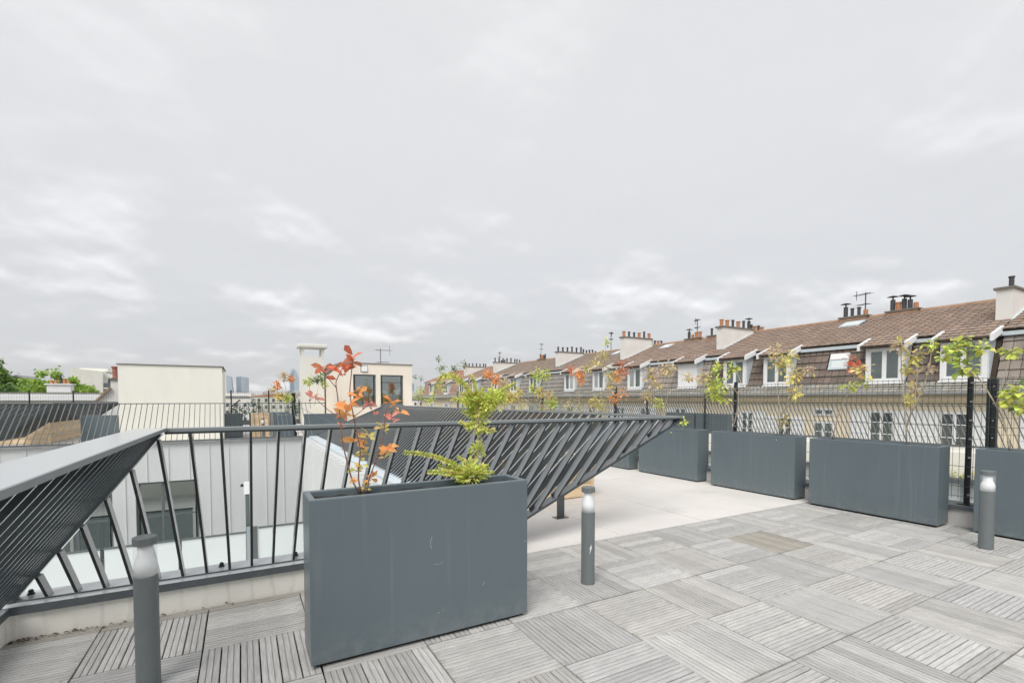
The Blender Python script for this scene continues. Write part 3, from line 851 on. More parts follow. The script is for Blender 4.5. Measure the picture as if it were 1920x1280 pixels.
# lightning bolt printed on the shaft, facing the viewer
dv = Vector((-2.045, -2.585, 0)).normalized(); rt_ = Vector((-dv.y, dv.x, 0))
rt_ = -rt_ if rt_.dot(Vector((math.cos(YAW), -math.sin(YAW), 0))) < 0 else rt_
def onshaft(u, v):
    a = (u + .016) / .046
    p = dv * math.cos(a) + rt_ * math.sin(a)
    return Vector((2.045, 2.585, .245 + v)) + p * .0466
m = MB()
m.face([onshaft(*q) for q in ((.008, .034), (-.006, .002), (.001, .002))]); m.face([onshaft(*q) for q in ((.001, .002), (.009, .006), (.008, .034))])
m.face([onshaft(*q) for q in ((-.001, -.003), (.009, .006), (.001, .002))]); m.face([onshaft(*q) for q in ((-.006, -.036), (.009, .006), (-.001, -.003))])
m.build('lightning_mark', 'mark_white', b)
bollard('bollard lamp at the right in front of the last planter', 5.46, 1.55, .050, .657)
bollard('distant bollard lamp in front of the wooden box on the far terrace', .56, 17.3, .045, .66, group='grey bollard lamps')

# ---------------------------------------------------------------- wire mesh fences
def mesh_fence(label, pts, z0, z1, posts, base, pw=.044, dense=.052):
    (xa, ya), (xb, yb) = pts
    d = Vector((xb - xa, yb - ya, 0)); Ln = d.length; d.normalize(); nr = Vector((-d.y, d.x, 0))
    t = thing('mesh_fence', label, 'fence', ((xa + xb) / 2, (ya + yb) / 2, base))
    for s in posts:
        p = Vector((xa, ya, base)) + d * s
        o = MB().bar(p, p + Vector((0, 0, z1 + .04 - base)), d * pw / 2, nr * pw * .36).build('post', 'black_steel', t, bevel=.004)
        MB().bar(p, p + Vector((0, 0, .008)), d * .06, nr * .05).build('foot_plate', 'black_steel', o)
        mc = MB()
        for q in range(7):
            zz = z0 + .05 + q * (z1 - z0 - .1) / 6
            mc.bar(p + nr * .016 + d * -.02 + Vector((0, 0, zz - base)), p + nr * .045 + d * -.02 + Vector((0, 0, zz - base)), d * .008, Vector((0, 0, .008)))
        mc.build('clip', 'gutter_metal', o)
    edges = sorted(set([0.0] + list(posts) + [Ln]))
    for a, b in zip(edges, edges[1:]):
        m = MB(); off = nr * .05
        n = int((b - a) / dense)
        for k in range(n + 1):
            p = Vector((xa, ya, 0)) + d * (a + (b - a) * k / max(1, n)) + off
            m.bar(p + Vector((0, 0, z0)), p + Vector((0, 0, z1)), d * .0015, nr * .0015)
        z = z0 + .03
        zs = [z0 + .03, z0 + .13]; q = z0 + .13
        while q + .2 < z1 - .12: q += .2; zs.append(q)
        zs += [z1 - .10, z1 - .01]
        for z in zs:
            p = Vector((xa, ya, z)) + d * a + off * .93; r = Vector((xa, ya, z)) + d * b + off * .93
            m.bar(p, r, nr * .0025, Vector((0, 0, .0025)))
        m.build('wire_panel', 'wire_steel', t)
    return t
mesh_fence('black wire mesh fence with posts behind the planter row', ((6.30, -.66), (6.30, 14.95)), .26, 1.47, [.0, 2.6, 5.2, 7.8, 10.4, 13.0, 15.6], .207)
mesh_fence('wire mesh fence on the far side of the second court', ((13.28, 9.4), (13.28, 15.1)), .1, 1.45, [1.3, 3.9], -.01)
mesh_fence('wire mesh fence with a thick grey post on the side terrace at the far right', ((8.05, -2.0), (8.05, 2.3)), .1, 1.47, [4.27], -.01, pw=.095)
mesh_fence('wire mesh fence with dark posts on the far terrace left of the chimney', ((-.45, 19.9), (5.2, 19.9)), .2, 1.55, [.1, 1.3, 2.6, 4.2, 5.6], -.01, dense=.07)
mesh_fence('wire mesh fence at the far left before the white parapet', ((-9, 24.0), (-4.4, 24.0)), .2, 1.55, [1.0, 2.2, 3.42], -.01, dense=.07)
tp = thing('fence_post', 'thick dark fence post standing on the far terrace beside the orange shrub', 'post', (1.42, 16.75, 0))
MB().box(1.36, 1.47, 16.70, 16.80, .0, 1.46).build('post', 'black_steel', tp, bevel=.004)
MB().box(1.33, 1.50, 16.66, 16.84, .0, .22).build('sleeve', 'black_steel', tp)
tag(MB().tube([(2.98, 17.6, 0), (2.98, 17.6, 1.55)], .04, 8).build('fence_post', 'black_steel'), 'thin dark post before the peach block on the far terrace', 'post')
tag(MB().bar((-.33, 19.0, 1.02), (-.07, 19.0, 1.24), (.015, 0, -.015), (0, .015, 0)).build('bracket_arm', 'black_steel'), 'short dark slanted arm sticking up right of the beige block', 'bracket')

# ---------------------------------------------------------------- timber boxes
def timber_box(label, x0, x1, y0, y1, h, n, z=0.0, cols=1):
    t = thing('timber_box', label, 'planter box', ((x0 + x1) / 2, (y0 + y1) / 2, z), 'timber planter boxes')
    th = .024
    for k in range(n):
        a, b = z + .01 + (h - .01) * k / n + .002, z + .01 + (h - .01) * (k + 1) / n - .002
        for q in range(cols):
            xa, xb = x0 + (x1 - x0) * q / cols, x0 + (x1 - x0) * (q + 1) / cols
            sh = ((k % 2) * .5 * (x1 - x0) / cols) if cols > 1 and 0 < q else 0
            for box in ((xa + .0015, xb - .0015, y0, y0 + th), (xa + .0015, xb - .0015, y1 - th, y1)):
                o = MB().box(box[0], box[1], box[2] + random.uniform(0, .003), box[3], a, b).build('plank', 'timber_box', t)
                v = random.uniform(.9, 1.1); o.color = (v, v, v, 1)
        for box in ((x0 + .001, x0 + th), (x1 - th, x1 - .001)):
            o = MB().box(box[0], box[1], y0 + th + .001, y1 - th - .001, a, b).build('plank', 'timber_box', t)
            v = random.uniform(.78, .98); o.color = (v, v * .98, v * .98, 1)
    rim = MB(); rim.box(x0 - .012, x1 + .012, y0 - .012, y0 + .05, z + h, z + h + .02); rim.box(x0 - .012, x1 + .012, y1 - .05, y1 + .012, z + h, z + h + .02)
    rim.box(x0 - .012, x0 + .05, y0 + .05, y1 - .05, z + h, z + h + .02); rim.box(x1 - .05, x1 + .012, y0 + .05, y1 - .05, z + h, z + h + .02)
    rim.build('rim', 'timber_box', t)
    for px, py in ((x0, y0), (x1, y0)):
        MB().box(px - .014 if px == x0 else px - .03, px + .03 if px == x0 else px + .014, py - .014, py + .03, z + .012, z + h - .001).build('corner_post', 'timber_box', t)
    MB().box(x0 + th, x1 - th, y0 + th, y1 - th, z + .02, z + h - .06).build('soil', 'soil', t)
    return t
timber_box('honey coloured timber box on the concrete under the leaning railing', 2.75, 3.95, 4.905, 5.55, .50, 3)
timber_box('small timber box with square panels on the far terrace left of the grey planters', .25, .76, 18.0, 18.6, .78, 5, cols=4)
timber_box('large timber box of short planks at the far left behind the leaning railing', -6.1, -4.82, 18.4, 21.6, .70, 5, cols=5)

# ---------------------------------------------------------------- roof blocks on the far terrace
t = thing('stair_block', 'plain beige rendered stair block with thin dark roof edge on the far terrace', 'roof block', (-1.75, 18, 0))
MB().box(-3.02, -.52, 17.1, 19.8, 0, 2.235).build('wall', 'stucco_beige', t)
MB().box(-3.05, -.49, 17.07, 19.83, 2.236, 2.262).build('roof_edge', 'stone_cap', t)
MB().box(-.5195, -.512, 17.1, 17.9, 2.10, 2.2355).build('flashing', 'coping_dark', t)
t = thing('concrete_chimney', 'square pale chimney with an open top slot and flat cap on the far terrace', 'chimney', (2.28, 19.5, 0))
x0, x1, y0, y1 = 1.93, 2.72, 19.4, 20.0
MB().box(x0, x1, y0, y1, 0, 2.86).build('shaft', 'stucco_grey', t)
for px, py in ((x0, y0), (x1 - .09, y0), (x0, y1 - .09), (x1 - .09, y1 - .09)):
    MB().box(px, px + .09, py, py + .09, 2.8605, 3.18).build('corner_pillar', 'stucco_grey', t)
MB().box(x0 - .12, x1 + .12, y0 - .12, y1 + .12, 3.1805, 3.32).build('cap', 'stucco_grey', t, bevel=.03)
t = thing('roof_block', 'peach rendered roof block with two large grey windows on the far terrace', 'roof block', (4.5, 19, 0))
x0, x1, y0, y1 = 2.93, 5.37, 17.0, 21.0
wz0, wz1 = 1.06, 2.12
WN = [(3.31, 4.08), (4.24, 5.05)]
# the left side is chamfered toward the back as the roof slopes down there
MB().hexa([(2.78, 18.9, 0), (x0, y0 + .0, 0), (x0, y1, 0), (2.78, y1, 0), (2.78, 18.9, 2.20), (x0, y0, 2.485), (x0, y1, 2.485), (2.78, y1, 2.20)]).build('side_wall', 'stucco_peach', t)
w = MB()
xx = x0 + .001
for a, b in WN:
    w.box(xx, a, y0, y0 + .25, 0, 2.485); w.box(a, b, y0, y0 + .25, 0, wz0); w.box(a, b, y0, y0 + .25, wz1, 2.485); xx = b
w.box(xx, x1, y0, y0 + .25, 0, 2.485); w.box(x1 - .25, x1, y0 + .25, y1, 0, 2.485); w.box(x0 + .001, x1 - .25, y1 - .25, y1, 0, 2.485)
w.build('wall', 'stucco_peach', t)
MB().hexa([(2.74, 18.85, 2.201), (x0 - .03, y0 - .03, 2.486), (x0 - .03, y1, 2.486), (2.74, y1, 2.201), (2.74, 18.85, 2.23), (x0 - .03, y0 - .03, 2.515), (x0 - .03, y1, 2.515), (2.74, y1, 2.23)]).build('roof_edge', 'stone_cap', t)
MB().box(x0 - .029, x1 + .03, y0 - .03, y1 + .03, 2.4865, 2.516).build('roof_edge', 'stone_cap', t)
MB().box(4.0, 4.75, 18.5, 19.5, 2.517, 2.60).build('roof_hatch', 'white_paint', t)
MB().box(x0 + .3, x1 - .3, 20.6, 20.7, 0, 2.4).build('inner_wall', 'interior_wall', t)
for a, b in WN:
    wn = window_unit(t, a + .001, b - .001, y0 + .05, wz0 + .001, wz1 - .001, [], 1.86 if a > 4 else 0, fw=.045)
    MB().box(a - .02, b + .02, y0 - .03, y0 + .05, wz0 - .03, wz0 - .001).build('sill', 'frame_grey', wn)
wl = MB().box(3.58, 3.78, y0 - .05, y0 - .001, 2.22, 2.41).build('wall_lamp', 'white_paint', t)
MB().box(3.56, 3.80, y0 - .012, y0 - .0005, 2.20, 2.43).build('lamp_back', 'stone_cap', wl)

def antenna(label, x, y, z, h, s=1.0, rz=0.4, pale=False):
    t = thing('antenna', label, 'antenna', (x, y, z), 'roof antennas')
    mt = 'gutter_metal' if pale else 'pot_dark'
    MB().tube([(x, y, z), (x, y, z + h)], .022 * s, 6).build('mast', mt, t)
    dx, dy = math.cos(rz), math.sin(rz)
    m = MB()
    for zz, ln in ((h - .08, .55), (h - .55, .40)):
        m.tube([(x - dx * ln * s * .4, y - dy * ln * s * .4, z + zz), (x + dx * ln * s, y + dy * ln * s, z + zz + .04)], .014 * s, 5)
        for q in range(7):
            a = -.4 + 1.4 * q / 6; c = (x + dx * ln * s * a, y + dy * ln * s * a, z + zz + .02 + .02 * a); e = .16 * s * (1 - .5 * q / 7)
            m.tube([(c[0] + dy * e, c[1] - dx * e, c[2]), (c[0] - dy * e, c[1] + dx * e, c[2])], .008 * s, 4)
    m.tube([(x + dx * .45 * s, y + dy * .45 * s, z + h - .26), (x + dx * .45 * s, y + dy * .45 * s, z + h + .16)], .012 * s, 4)
    m.build('dipoles', mt, t)
    return t
antenna('thin television antenna on the peach roof block', 4.80, 19.2, 2.516, .75, .9, .3, True)

# ================================================================ THE ROW OF HOUSES ACROSS THE STREET
GUT = (20.52, 1.50); FL = (20.96, 1.88); BR = (21.50, 3.42); EV = (21.26, 3.50); RG = (25.0, 4.97)
def tile_add(mb, o, u, v, nrm, w, h, col):
    """One interlocking clay tile: three-facet roll across, thick lower edge; o = lower corner, u across, v up the slope."""
    lift, roll = .050, .012
    cs = [(0.0, 0.0), (.22, roll), (.62, roll), (.98, 0.0)]
    lo = [o + u * (w * a) + nrm * (lift + b) for a, b in cs]
    hi = [o + u * (w * a) + v * h + nrm * b for a, b in cs]
    k = len(mb.v)
    mb.v += [tuple(p) for p in lo + hi + [p - nrm * .050 for p in lo]]
    for j in range(3):
        mb.f.append((k + j + 1, k + j, k + 4 + j, k + 5 + j)); mb.c.append(col)
        mb.f.append((k + j, k + j + 1, k + 9 + j, k + 8 + j)); mb.c.append(col)
def slope(a, b):
    d = Vector((b[0] - a[0], 0, b[1] - a[1])); l = d.length; v = d / l
    return l, v, Vector((-v.z, 0, v.x))
rr = random.Random(5)
def tile_col(base=(1, 1, 1), s=.10):
    k = 1 + rr.uniform(-s, s); h = rr.uniform(-.04, .04)
    return (base[0] * k * (1 + h), base[1] * k, base[2] * k * (1 - h))
def field(parent, name, a, b, y0, y1, rows, tw, skip=None, single=None, base=(1, 1, 1), mat='roof_tile'):
    l, v, nrm = slope(a, b)
    n = max(1, round((y1 - y0) / tw)); tw = (y1 - y0) / n; rh = l / rows
    u = Vector((0, 1, 0)); mb = MB()
    if single:
        m1 = MB(); tile_add(m1, Vector((0, 0, 0)), u, v, nrm, tw * .97, rh * 1.06, None); tm = m1.mesh('roof_tile', 'roof_tile_piece')
    for r in range(rows):
        for c in range(n):
            yy = y0 + c * tw; zc = a[1] + v.z * rh * (r + .5)
            if skip and skip(yy + tw / 2, zc): continue
            o = Vector((a[0], yy, a[1])) + v * (rh * r) + nrm * .004
            if single:
                q = link('roof_tile', tm, parent); q.location = o - Vector(parent['_at'])
                q.rotation_euler = (rr.uniform(-.012, .012), 0, rr.uniform(-.008, .008))
                k = rr.uniform(.9, 1.08); q.color = (k * rr.uniform(.97, 1.06), k, k * rr.uniform(.95, 1.02), 1)
            else:
                tile_add(mb, o, u, v, nrm, tw * .97, rh * 1.06, tile_col(base))
    if not single:
        q = mb.build(name, mat, parent); q['kind'] = 'stuff'
        return q
def pots(parent, pts, kinds):
    for (x, y, z), kd in zip(pts, kinds):
        m = MB()
        if kd == 'c':
            m.lathe([(.10, 0), (.11, .03), (.095, .06), (.10, .30), (.12, .32), (.12, .36), (.08, .36)], 10, (x, y, z)).build('chimney_pot', 'terracotta', parent, smooth=False)
        elif kd == 'd':
            h = rr.uniform(.26, .42); m.lathe([(.068, 0), (.068, h), (.085, h + .01), (.085, h + .06), (.03, h + .07)], 10, (x, y, z)).build('chimney_pot', 'pot_dark', parent)
        elif kd == 'h':
            h = rr.uniform(.40, .5); m.lathe([(.09, 0), (.09, h), (.03, h), (.03, h + .12), (.22, h + .13), (.03, h + .19)], 10, (x, y, z)).build('chimney_pot', 'pot_dark', parent)
        elif kd == 's':
            m.lathe([(.09, 0), (.09, .24), (.06, .25), (.06, .26)], 10, (x, y, z)).build('chimney_pot', 'terracotta', parent)
def house(label, y0, y1, dormers, wins, stack, pans=(), near=False, rz_off=0.0, tint=(1, 1, 1), skylights=(), closed=()):
    t = thing('terraced_house', label, 'house', (24.5, (y0 + y1) / 2, GZ), 'houses across the street')
    base = MB(); base.prism_y([(20.9, GZ), (28.9, GZ), (28.9, 3.2), (25.0, 4.70), (21.6, 3.30), (21.06, 1.80), (20.9, 1.44)], y0 + .002, y1 - .002).build('wall', 'render_cream', t)
    MB().box(20.70, 20.8995, y0, y1, 1.20, 1.42).build('cornice', 'render_cream', t)
    g = MB().tube([(20.47, y0, 1.46), (20.47, y1, 1.46)], .075, 8).build('gutter', 'gutter_metal', t)
    # roof shell
    sh = MB()
    pr = [(20.55, 1.45), (20.9, 1.46), (21.08, 1.82), (21.62, 3.32), (25.0, 4.72), (29.2, 3.1), (29.2, 3.2), (25.0, 4.94), (21.3, 3.47), (21.3, 3.44), (21.49, 3.41), (20.95, 1.87), (20.5, 1.50)]
    shell = sh.prism_y(pr, y0 + .001, y1 - .001).build('roof', 'roof_under', t)
    shell['_at'] = [24.5, (y0 + y1) / 2, GZ]
    def in_dormer(y, z):
        return any(abs(y - d) < .66 and z > 1.86 for d in dormers) or any(abs(y - s) < .42 and a < z < b for s, a, b in skylights)
    # tiles of the steep lower slope: single pieces on the nearest house
    l, v, nrm = slope(FL, BR)
    if near:
        holder = bpy.data.objects.new('steep_roof', MB().prism_y([(20.963, 1.868), (21.50, 3.395), (21.497, 3.4), (20.957, 1.87)], y0 + .01, y1 - .01).mesh('steep_roof', 'roof_under'))
        COL.objects.link(holder); holder.parent = t; holder.matrix_parent_inverse = Matrix.Translation((-24.5, -(y0 + y1) / 2, -GZ))
        holder['_at'] = [0, 0, 0]
        field(holder, 'tiles', FL, BR, y0, y1, 5, .262, in_dormer, single=True)
        MAXED = True
    else:
        field(t, 'steep_roof_tiles', FL, BR, y0, y1, 5, .262, in_dormer, base=(.92 * tint[0], 1.0 * tint[1], 1.05 * tint[2]))
    field(t, 'eave_tiles', GUT, FL, y0, y1, 2, .25, base=(.95, 1.12, 1.15))
    field(t, 'upper_roof_tiles', EV, RG, y0, y1, 13, .25, lambda y, z: any(abs(y - p) < w and abs(z - q) < hh for p, q, w, hh in pans), base=(1.05 * tint[0], 1.0 * tint[1], .96 * tint[2]))
    MB().tube([(25.0, y0, 4.985), (25.0, y1, 4.985)], .10, 8).build('ridge_tiles', 'ridge_clay', t)
    MB().box(21.30, 21.36, y0, y1, 3.30, 3.43).build('fascia', 'white_blue', t)
    # hooks that hold snow on the eave
    hk = MB(); n = int((y1 - y0) / .22)
    for k in range(n):
        y = y0 + .1 + .22 * k; hk.bar((20.72, y, 1.70), (20.82, y + .05, 1.86), (.008, 0, -.008), (0, .01, 0))
    hk.build('snow_hooks', 'gutter_metal', t)['kind'] = 'stuff'
    for (p, q, w, hh) in pans:
        x = EV[0] + (q - EV[1]) * (RG[0] - EV[0]) / (RG[1] - EV[1]); s, vv, nn = slope(EV, RG)
        c = Vector((x, p, q)) + nn * .05
        o = MB().bar(c - Vector((0, w, 0)), c + Vector((0, w, 0)), vv * .38, nn * .03).build('roof_light', 'white_blue', t)
        MB().bar(c - Vector((0, w - .06, 0)) + nn * .032, c + Vector((0, w - .06, 0)) + nn * .032, vv * .31, nn * .004).build('pane', 'frosted', o)
    for (p, a, b) in skylights:
        s, vv, nn = slope(FL, BR)
        c0 = Vector((FL[0] + (a - FL[1]) * (BR[0] - FL[0]) / (BR[1] - FL[1]), p, a)) + nn * .05; c1 = Vector((FL[0] + (b - FL[1]) * (BR[0] - FL[0]) / (BR[1] - FL[1]), p, b)) + nn * .05
        o = MB().bar(c0, c1, (0, .36, 0), nn * .045).build('skylight', 'white_blue', t)
        m1 = c0.lerp(c1, .10) + nn * .047; m2 = c0.lerp(c1, .55) + nn * .047
        MB().bar(m1, m2, (0, .24, 0), nn * .004).build('pane', 'frosted', o)
        MB().bar(c0.lerp(c1, .62) + nn * .06, c0.lerp(c1, .98) + nn * .06, (0, .33, 0), nn * .015).build('blind_box', 'white_paint', o)
    for yd in dormers:
        xf, zb, zt, hw = 20.80, 1.90, 3.18, .60
        f = MB()
        f.box(xf, xf + .08, yd - hw, yd - hw + .13, zb, zt); f.box(xf, xf + .08, yd + hw - .13, yd + hw, zb, zt)
        f.box(xf, xf + .08, yd - hw + .13, yd + hw - .13, zb, zb + .10); f.box(xf, xf + .08, yd - hw + .13, yd + hw - .13, zt - .09, zt)
        f.box(xf - .03, xf, yd - hw - .04, yd + hw + .04, zb - .07, zb)
        d = f.build('dormer', 'white_paint', t)
        ck = MB()
        for s in (-1, 1):
            ck.hexa([(xf + .081, yd + s * hw - .02, zb), (21.0, yd + s * hw - .02, zb), (21.0, yd + s * hw + .02, zb), (xf + .081, yd + s * hw + .02, zb),
                     (xf + .081, yd + s * hw - .02, zt + .22), (21.58, yd + s * hw - .02, zt + .36), (21.58, yd + s * hw + .02, zt + .36), (xf + .081, yd + s * hw + .02, zt + .22)])
        ck.build('cheek', 'white_blue', d)
        if yd in closed:
            MB().box(xf + .02, xf + .05, yd - hw + .131, yd + hw - .131, zb + .101, zt - .091).build('shutter', 'white_paint', d)
        else:
            MB().box(xf + .02, xf + .07, yd - .035, yd + .035, zb + .101, zt - .091).build('mullion', 'white_paint', d)
            for s in (-1, 1):
                a, b = sorted((yd + s * .036, yd + s * (hw - .131)))
                MB().box(xf + .04, xf + .05, a, b, zb + .101, zt - .091).build('pane', rr.choice(['pane_house', 'pane_house', 'pane_light']), d)
                c2 = MB(); c2.box(xf + .025, xf + .06, a, a + .035, zb + .102, zt - .092); c2.box(xf + .025, xf + .06, b - .035, b, zb + .102, zt - .092)
                c2.box(xf + .025, xf + .06, a + .035, b - .035, zb + .102, zb + .14); c2.box(xf + .025, xf + .06, a + .035, b - .035, zt - .13, zt - .092); c2.build('casement', 'white_paint', d)
        # roof swept down over the dormer, white barge boards at both sides
        lo, hi = (20.58, 3.24), (21.75, 3.70)
        MB().prism_y([(lo[0], lo[1] - .06), (hi[0], hi[1] - .10), (hi[0], hi[1] - .012), (lo[0], lo[1] - .012)], yd - .70, yd + .70).build('dormer_roof', 'roof_under', d)
        field(t, 'dormer_tiles', lo, hi, yd - .70, yd + .70, 4, .25, base=(1.05, 1.0, .96))
        for s in (-1, 1):
            MB().prism_y([(lo[0] - .03, lo[1] - .14), (21.42, 3.43), (21.42, 3.64), (lo[0] - .03, lo[1] + .08)], yd + s * .75 - .045, yd + s * .75 + .045).build('barge_board', 'white_paint', d)
    for (yc, w, z0, z1, shut) in wins:
        a, b = yc - w / 2, yc + w / 2; xf = 20.84
        f = MB(); f.box(xf, xf + .055, a, a + .06, z0, z1); f.box(xf, xf + .055, b - .06, b, z0, z1); f.box(xf, xf + .055, a + .06, b - .06, z1 - .08, z1); f.box(xf, xf + .055, a + .06, b - .06, z0, z0 + .06)
        f.box(xf - .002, xf + .055, yc - .045, yc + .045, z0 + .06, z1 - .08)
        o = f.build('window', 'white_paint', t)
        for s in (-1, 1):
            p, q = sorted((yc + s * .046, yc + s * (w / 2 - .061)))
            MB().box(xf + .03, xf + .04, p, q, z0 + .061, z1 - .081).build('pane', 'pane_house', o)
            nb = max(1, round((z1 - z0) / .42))
            for k in range(1, nb):
                zz = z0 + (z1 - z0) * k / nb; MB().box(xf + .012, xf + .0295, p, q, zz - .014, zz + .014).build('glazing_bar', 'white_paint', o)
        if shut:
            for s in (-1, 1):
                p, q = sorted((yc + s * (w / 2 + .03), yc + s * (w / 2 + .03 + shut)))
                st = MB().box(xf - .01, xf + .025, p, q, z0 - .02, z1 + .02).build('shutter', 'white_paint', t)
                sl = MB()
                for k in range(1, 4): sl.box(xf - .016, xf - .0105, p + .04, q - .04, z0 + (z1 - z0) * k / 4 - .02, z0 + (z1 - z0) * k / 4 + .02)
                sl.build('shutter_rail', 'white_blue', st)
    if stack:
        top, kinds = stack
        xa, xb = 22.25, 24.75
        ch = MB().prism_y([(xa, 3.55), (xb, 4.7), (xb, top), (xa, top)], y0 + .005, y0 + .42).build('chimney', 'chimney_white', t)
        MB().box(xa - .07, xb + .05, y0 - .05, y0 + .48, top + .0005, top + .075).build('chimney_cap', 'stone_cap', ch)
        MB().prism_y([(xa - .12, 3.78), (xb, 4.83), (xb, 4.95), (xa - .12, 3.90)], y0 - .05, y0 + .0045).build('flashing', 'white_blue', ch)
        n = len(kinds); nn = min(n, 6)
        pts = [(xa + .12 + (xb - xa - .2) * k / 5, y0 + .21, top + .0755) for k in range(nn)]
        pots(ch, pts, kinds[:nn])
        if n > 6:
            MB().box(24.8, 26.6, y0 + .05, y0 + .45, 4.6, 5.02).build('rear_stack', 'chimney_white', t)
            pots(ch, [(24.95 + .32 * k, y0 + .25, 5.02) for k in range(n - 6)], kinds[6:])
    return t
house('nearest tiled house at the right edge, only its left end in view', -3.5, 5.84, [4.2, 1.0, -1.5], [(4.3, .8, -.85, .82, .5), (1.6, .8, -.85, .82, .5), (-1.2, .8, -.85, .82, .5)], None)
h1 = house('long tiled mansard house opposite with three dormers in view and a small skylight', 5.86, 16.81, [6.62, 8.87, 13.0, 15.1],
      [(8.92, .80, -.90, .84, .62), (6.80, .80, -.90, .84, .62), (10.98, .78, -.90, .36, 0), (10.98, .78, .60, .90, 0), (14.4, .60, -.90, .70, .55), (12.6, .05 + .6, -.90, .5, .5)],
      (4.93, ' d   d'), pans=((11.55, 4.62, .40, .12),), near=True, skylights=((10.62, 2.45, 3.10),))
house('tiled mansard house with a closed white dormer, second from the right edge', 16.83, 24.35, [17.95, 21.9], [(18.4, .8, -.9, .8, .5), (21.0, .8, -.9, .8, .5), (23.2, .8, -.9, .8, .5)], (5.08, 'ccdcdhdcdc'), pans=((22.6, 4.68, .36, .10),), closed=(17.95,))
house('tiled mansard house with a tall aerial, third from the right edge', 24.37, 32.03, [25.3, 28.6], [(26.0, .8, -.9, .8, .5), (28.5, .8, -.9, .8, .5), (30.8, .8, -.9, .8, .5)], (5.38, 'cddcdcddcd'), pans=((27.3, 4.66, .30, .10),), tint=(.95, 1, 1.02))
house('tiled mansard house in the middle distance with many dark chimney pots', 32.05, 43.18, [33.6, 36.9, 40.6], [(34, .8, -.9, .8, .5), (37, .8, -.9, .8, .5), (40.5, .8, -.9, .8, .5)], (5.06, 'ddddddddddd'), tint=(.95, 1, 1))
house('farther tiled house with orange-brown roof behind the yellow-green plant', 43.2, 50.58, [45, 48.4], [(45, .8, -.9, .8, .5), (48, .8, -.9, .8, .5)], (4.98, 'dddddddd'), tint=(1.1, 1, .95))
house('farthest house of the row with reddish tiles', 50.6, 62.0, [53, 58], [(53, .8, -.9, .8, .5), (58, .8, -.9, .8, .5)], (4.98, 'ddddddd'), tint=(1.3, .95, .85))
def ridge_stack(label, y, kinds, z=5.06):
    t = thing('ridge_chimney', label, 'chimney', (25, y, 4.9), 'small chimneys on the ridge')
    MB().box(24.75, 25.3, y - .55, y + .55, 4.7, z).build('stack', 'ridge_clay', t)
    MB().box(24.70, 25.35, y - .62, y + .62, z + .0005, z + .06).build('cap', 'stone_cap', t)
    n = len(kinds); pots(t, [(25.0, y + .42 - .84 * k / max(1, n - 1), z + .0605) for k in range(n)], kinds)
ridge_stack('small ridge chimney with three hooded pots on the nearest long roof', 9.96, 'hchhs')
ridge_stack('small ridge chimney with dark pots below the aerial on the nearest long roof', 11.85, 'hdds')
ridge_stack('ridge chimney with clay pots on the second house', 21.0, 'hscc')
ridge_stack('ridge chimney with two dark pots near the white stack of the second house', 19.3, 'dd')
ridge_stack('ridge chimney with three dark pots on the third house', 26.05, 'ddd')
ridge_stack('ridge chimney with pots on the middle distance house', 38.6, 'dccdd')
ridge_stack('ridge chimney with dark pots on the farther orange-brown house', 46.6, 'ddcd')
antenna('dark television aerial on the ridge of the nearest long roof', 25, 11.45, 5.1, 1.05, 1.1, 1.2)
antenna('television aerial on the ridge of the second house', 25, 20.8, 5.35, .95, 1.1, .9)
antenna('tall dark aerial with two tiers on the third house', 25, 28.9, 5.0, 1.45, 1.2, .8)
antenna('pale aerial on the middle distance house', 25, 38.9, 5.0, 1.6, 1.2, .8, True)
antenna('distant aerial on the farther orange-brown house', 25, 47.4, 5.0, 1.5, 1.2, 1.0)

# ================================================================ LEFT BACKGROUND
t = thing('white_building', 'long low white building with projecting cornice at the far left', 'building', (-13, 44, GZ))
MB().box(-30, -8.1, 43.2, 52, GZ, 1.20).build('wall', 'chimney_white', t)
MB().box(-30.2, -7.9, 42.8, 52.2, 1.2005, 1.62).build('cornice', 'white_paint', t)
MB().box(-30.1, -8.0, 43.0, 52.1, 1.6205, 1.72).build('roof_edge', 'stone_cap', t)
t = thing('white_chimney', 'broad white chimney block with orange pots on the low white building', 'chimney', (-10.9, 45, 1.7))
MB().box(-11.75, -10.5, 44.6, 45.4, 1.721, 2.28).build('stack', 'white_paint', t)
MB().box(-11.85, -10.4, 44.5, 45.5, 2.2805, 2.36).build('cap', 'white_paint', t)
pots(t, [(-11.6, 45, 2.361), (-11.35, 45, 2.361), (-11.1, 45, 2.361), (-10.9, 45, 2.361), (-10.7, 45, 2.361)], 'sshcs')
t = thing('side_chimney', 'white gable with a red clay pot beside the beige stair block', 'chimney', (-7.4, 38, .3))
MB().prism_y([(-7.75, -2), (-6.2, -2), (-6.2, 2.45), (-7.0, 2.45), (-7.0, 1.9), (-7.75, 1.2)], 37.6, 39).build('gable', 'chimney_white', t)
MB().box(-7.1, -6.1, 37.5, 39.1, 2.4505, 2.56).build('cap', 'stone_cap', t)
MB().lathe([(.16, 0), (.18, .05), (.15, .1), (.17, .62), (.21, .66), (.21, .74), (.1, .74)], 14, (-6.85, 38.2, 2.561)).build('chimney_pot', 'clay_red', t)
MB().prism_y([(-7.95, .95), (-7.85, .95), (-6.95, 1.95), (-7.05, 2.0)], 37.4, 37.59).build('verge', 'ridge_clay', t)
t = thing('apartment_building', 'pale apartment building with stepped balconies beyond the trees at the left', 'building', (-18.5, 92, GZ))
MB().hexa([(-20.6, 87.6, GZ), (-17.3, 88.3, GZ), (-17.3, 100, GZ), (-20.6, 100, GZ), (-20.6, 87.6, 5.6), (-17.3, 88.3, 5.25), (-17.3, 100, 5.25), (-20.6, 100, 5.6)]).build('gable_wall', 'stucco_beige', t)
MB().box(-17.29, -15.0, 89, 100, GZ, 4.9).build('wall', 'stucco_grey', t)
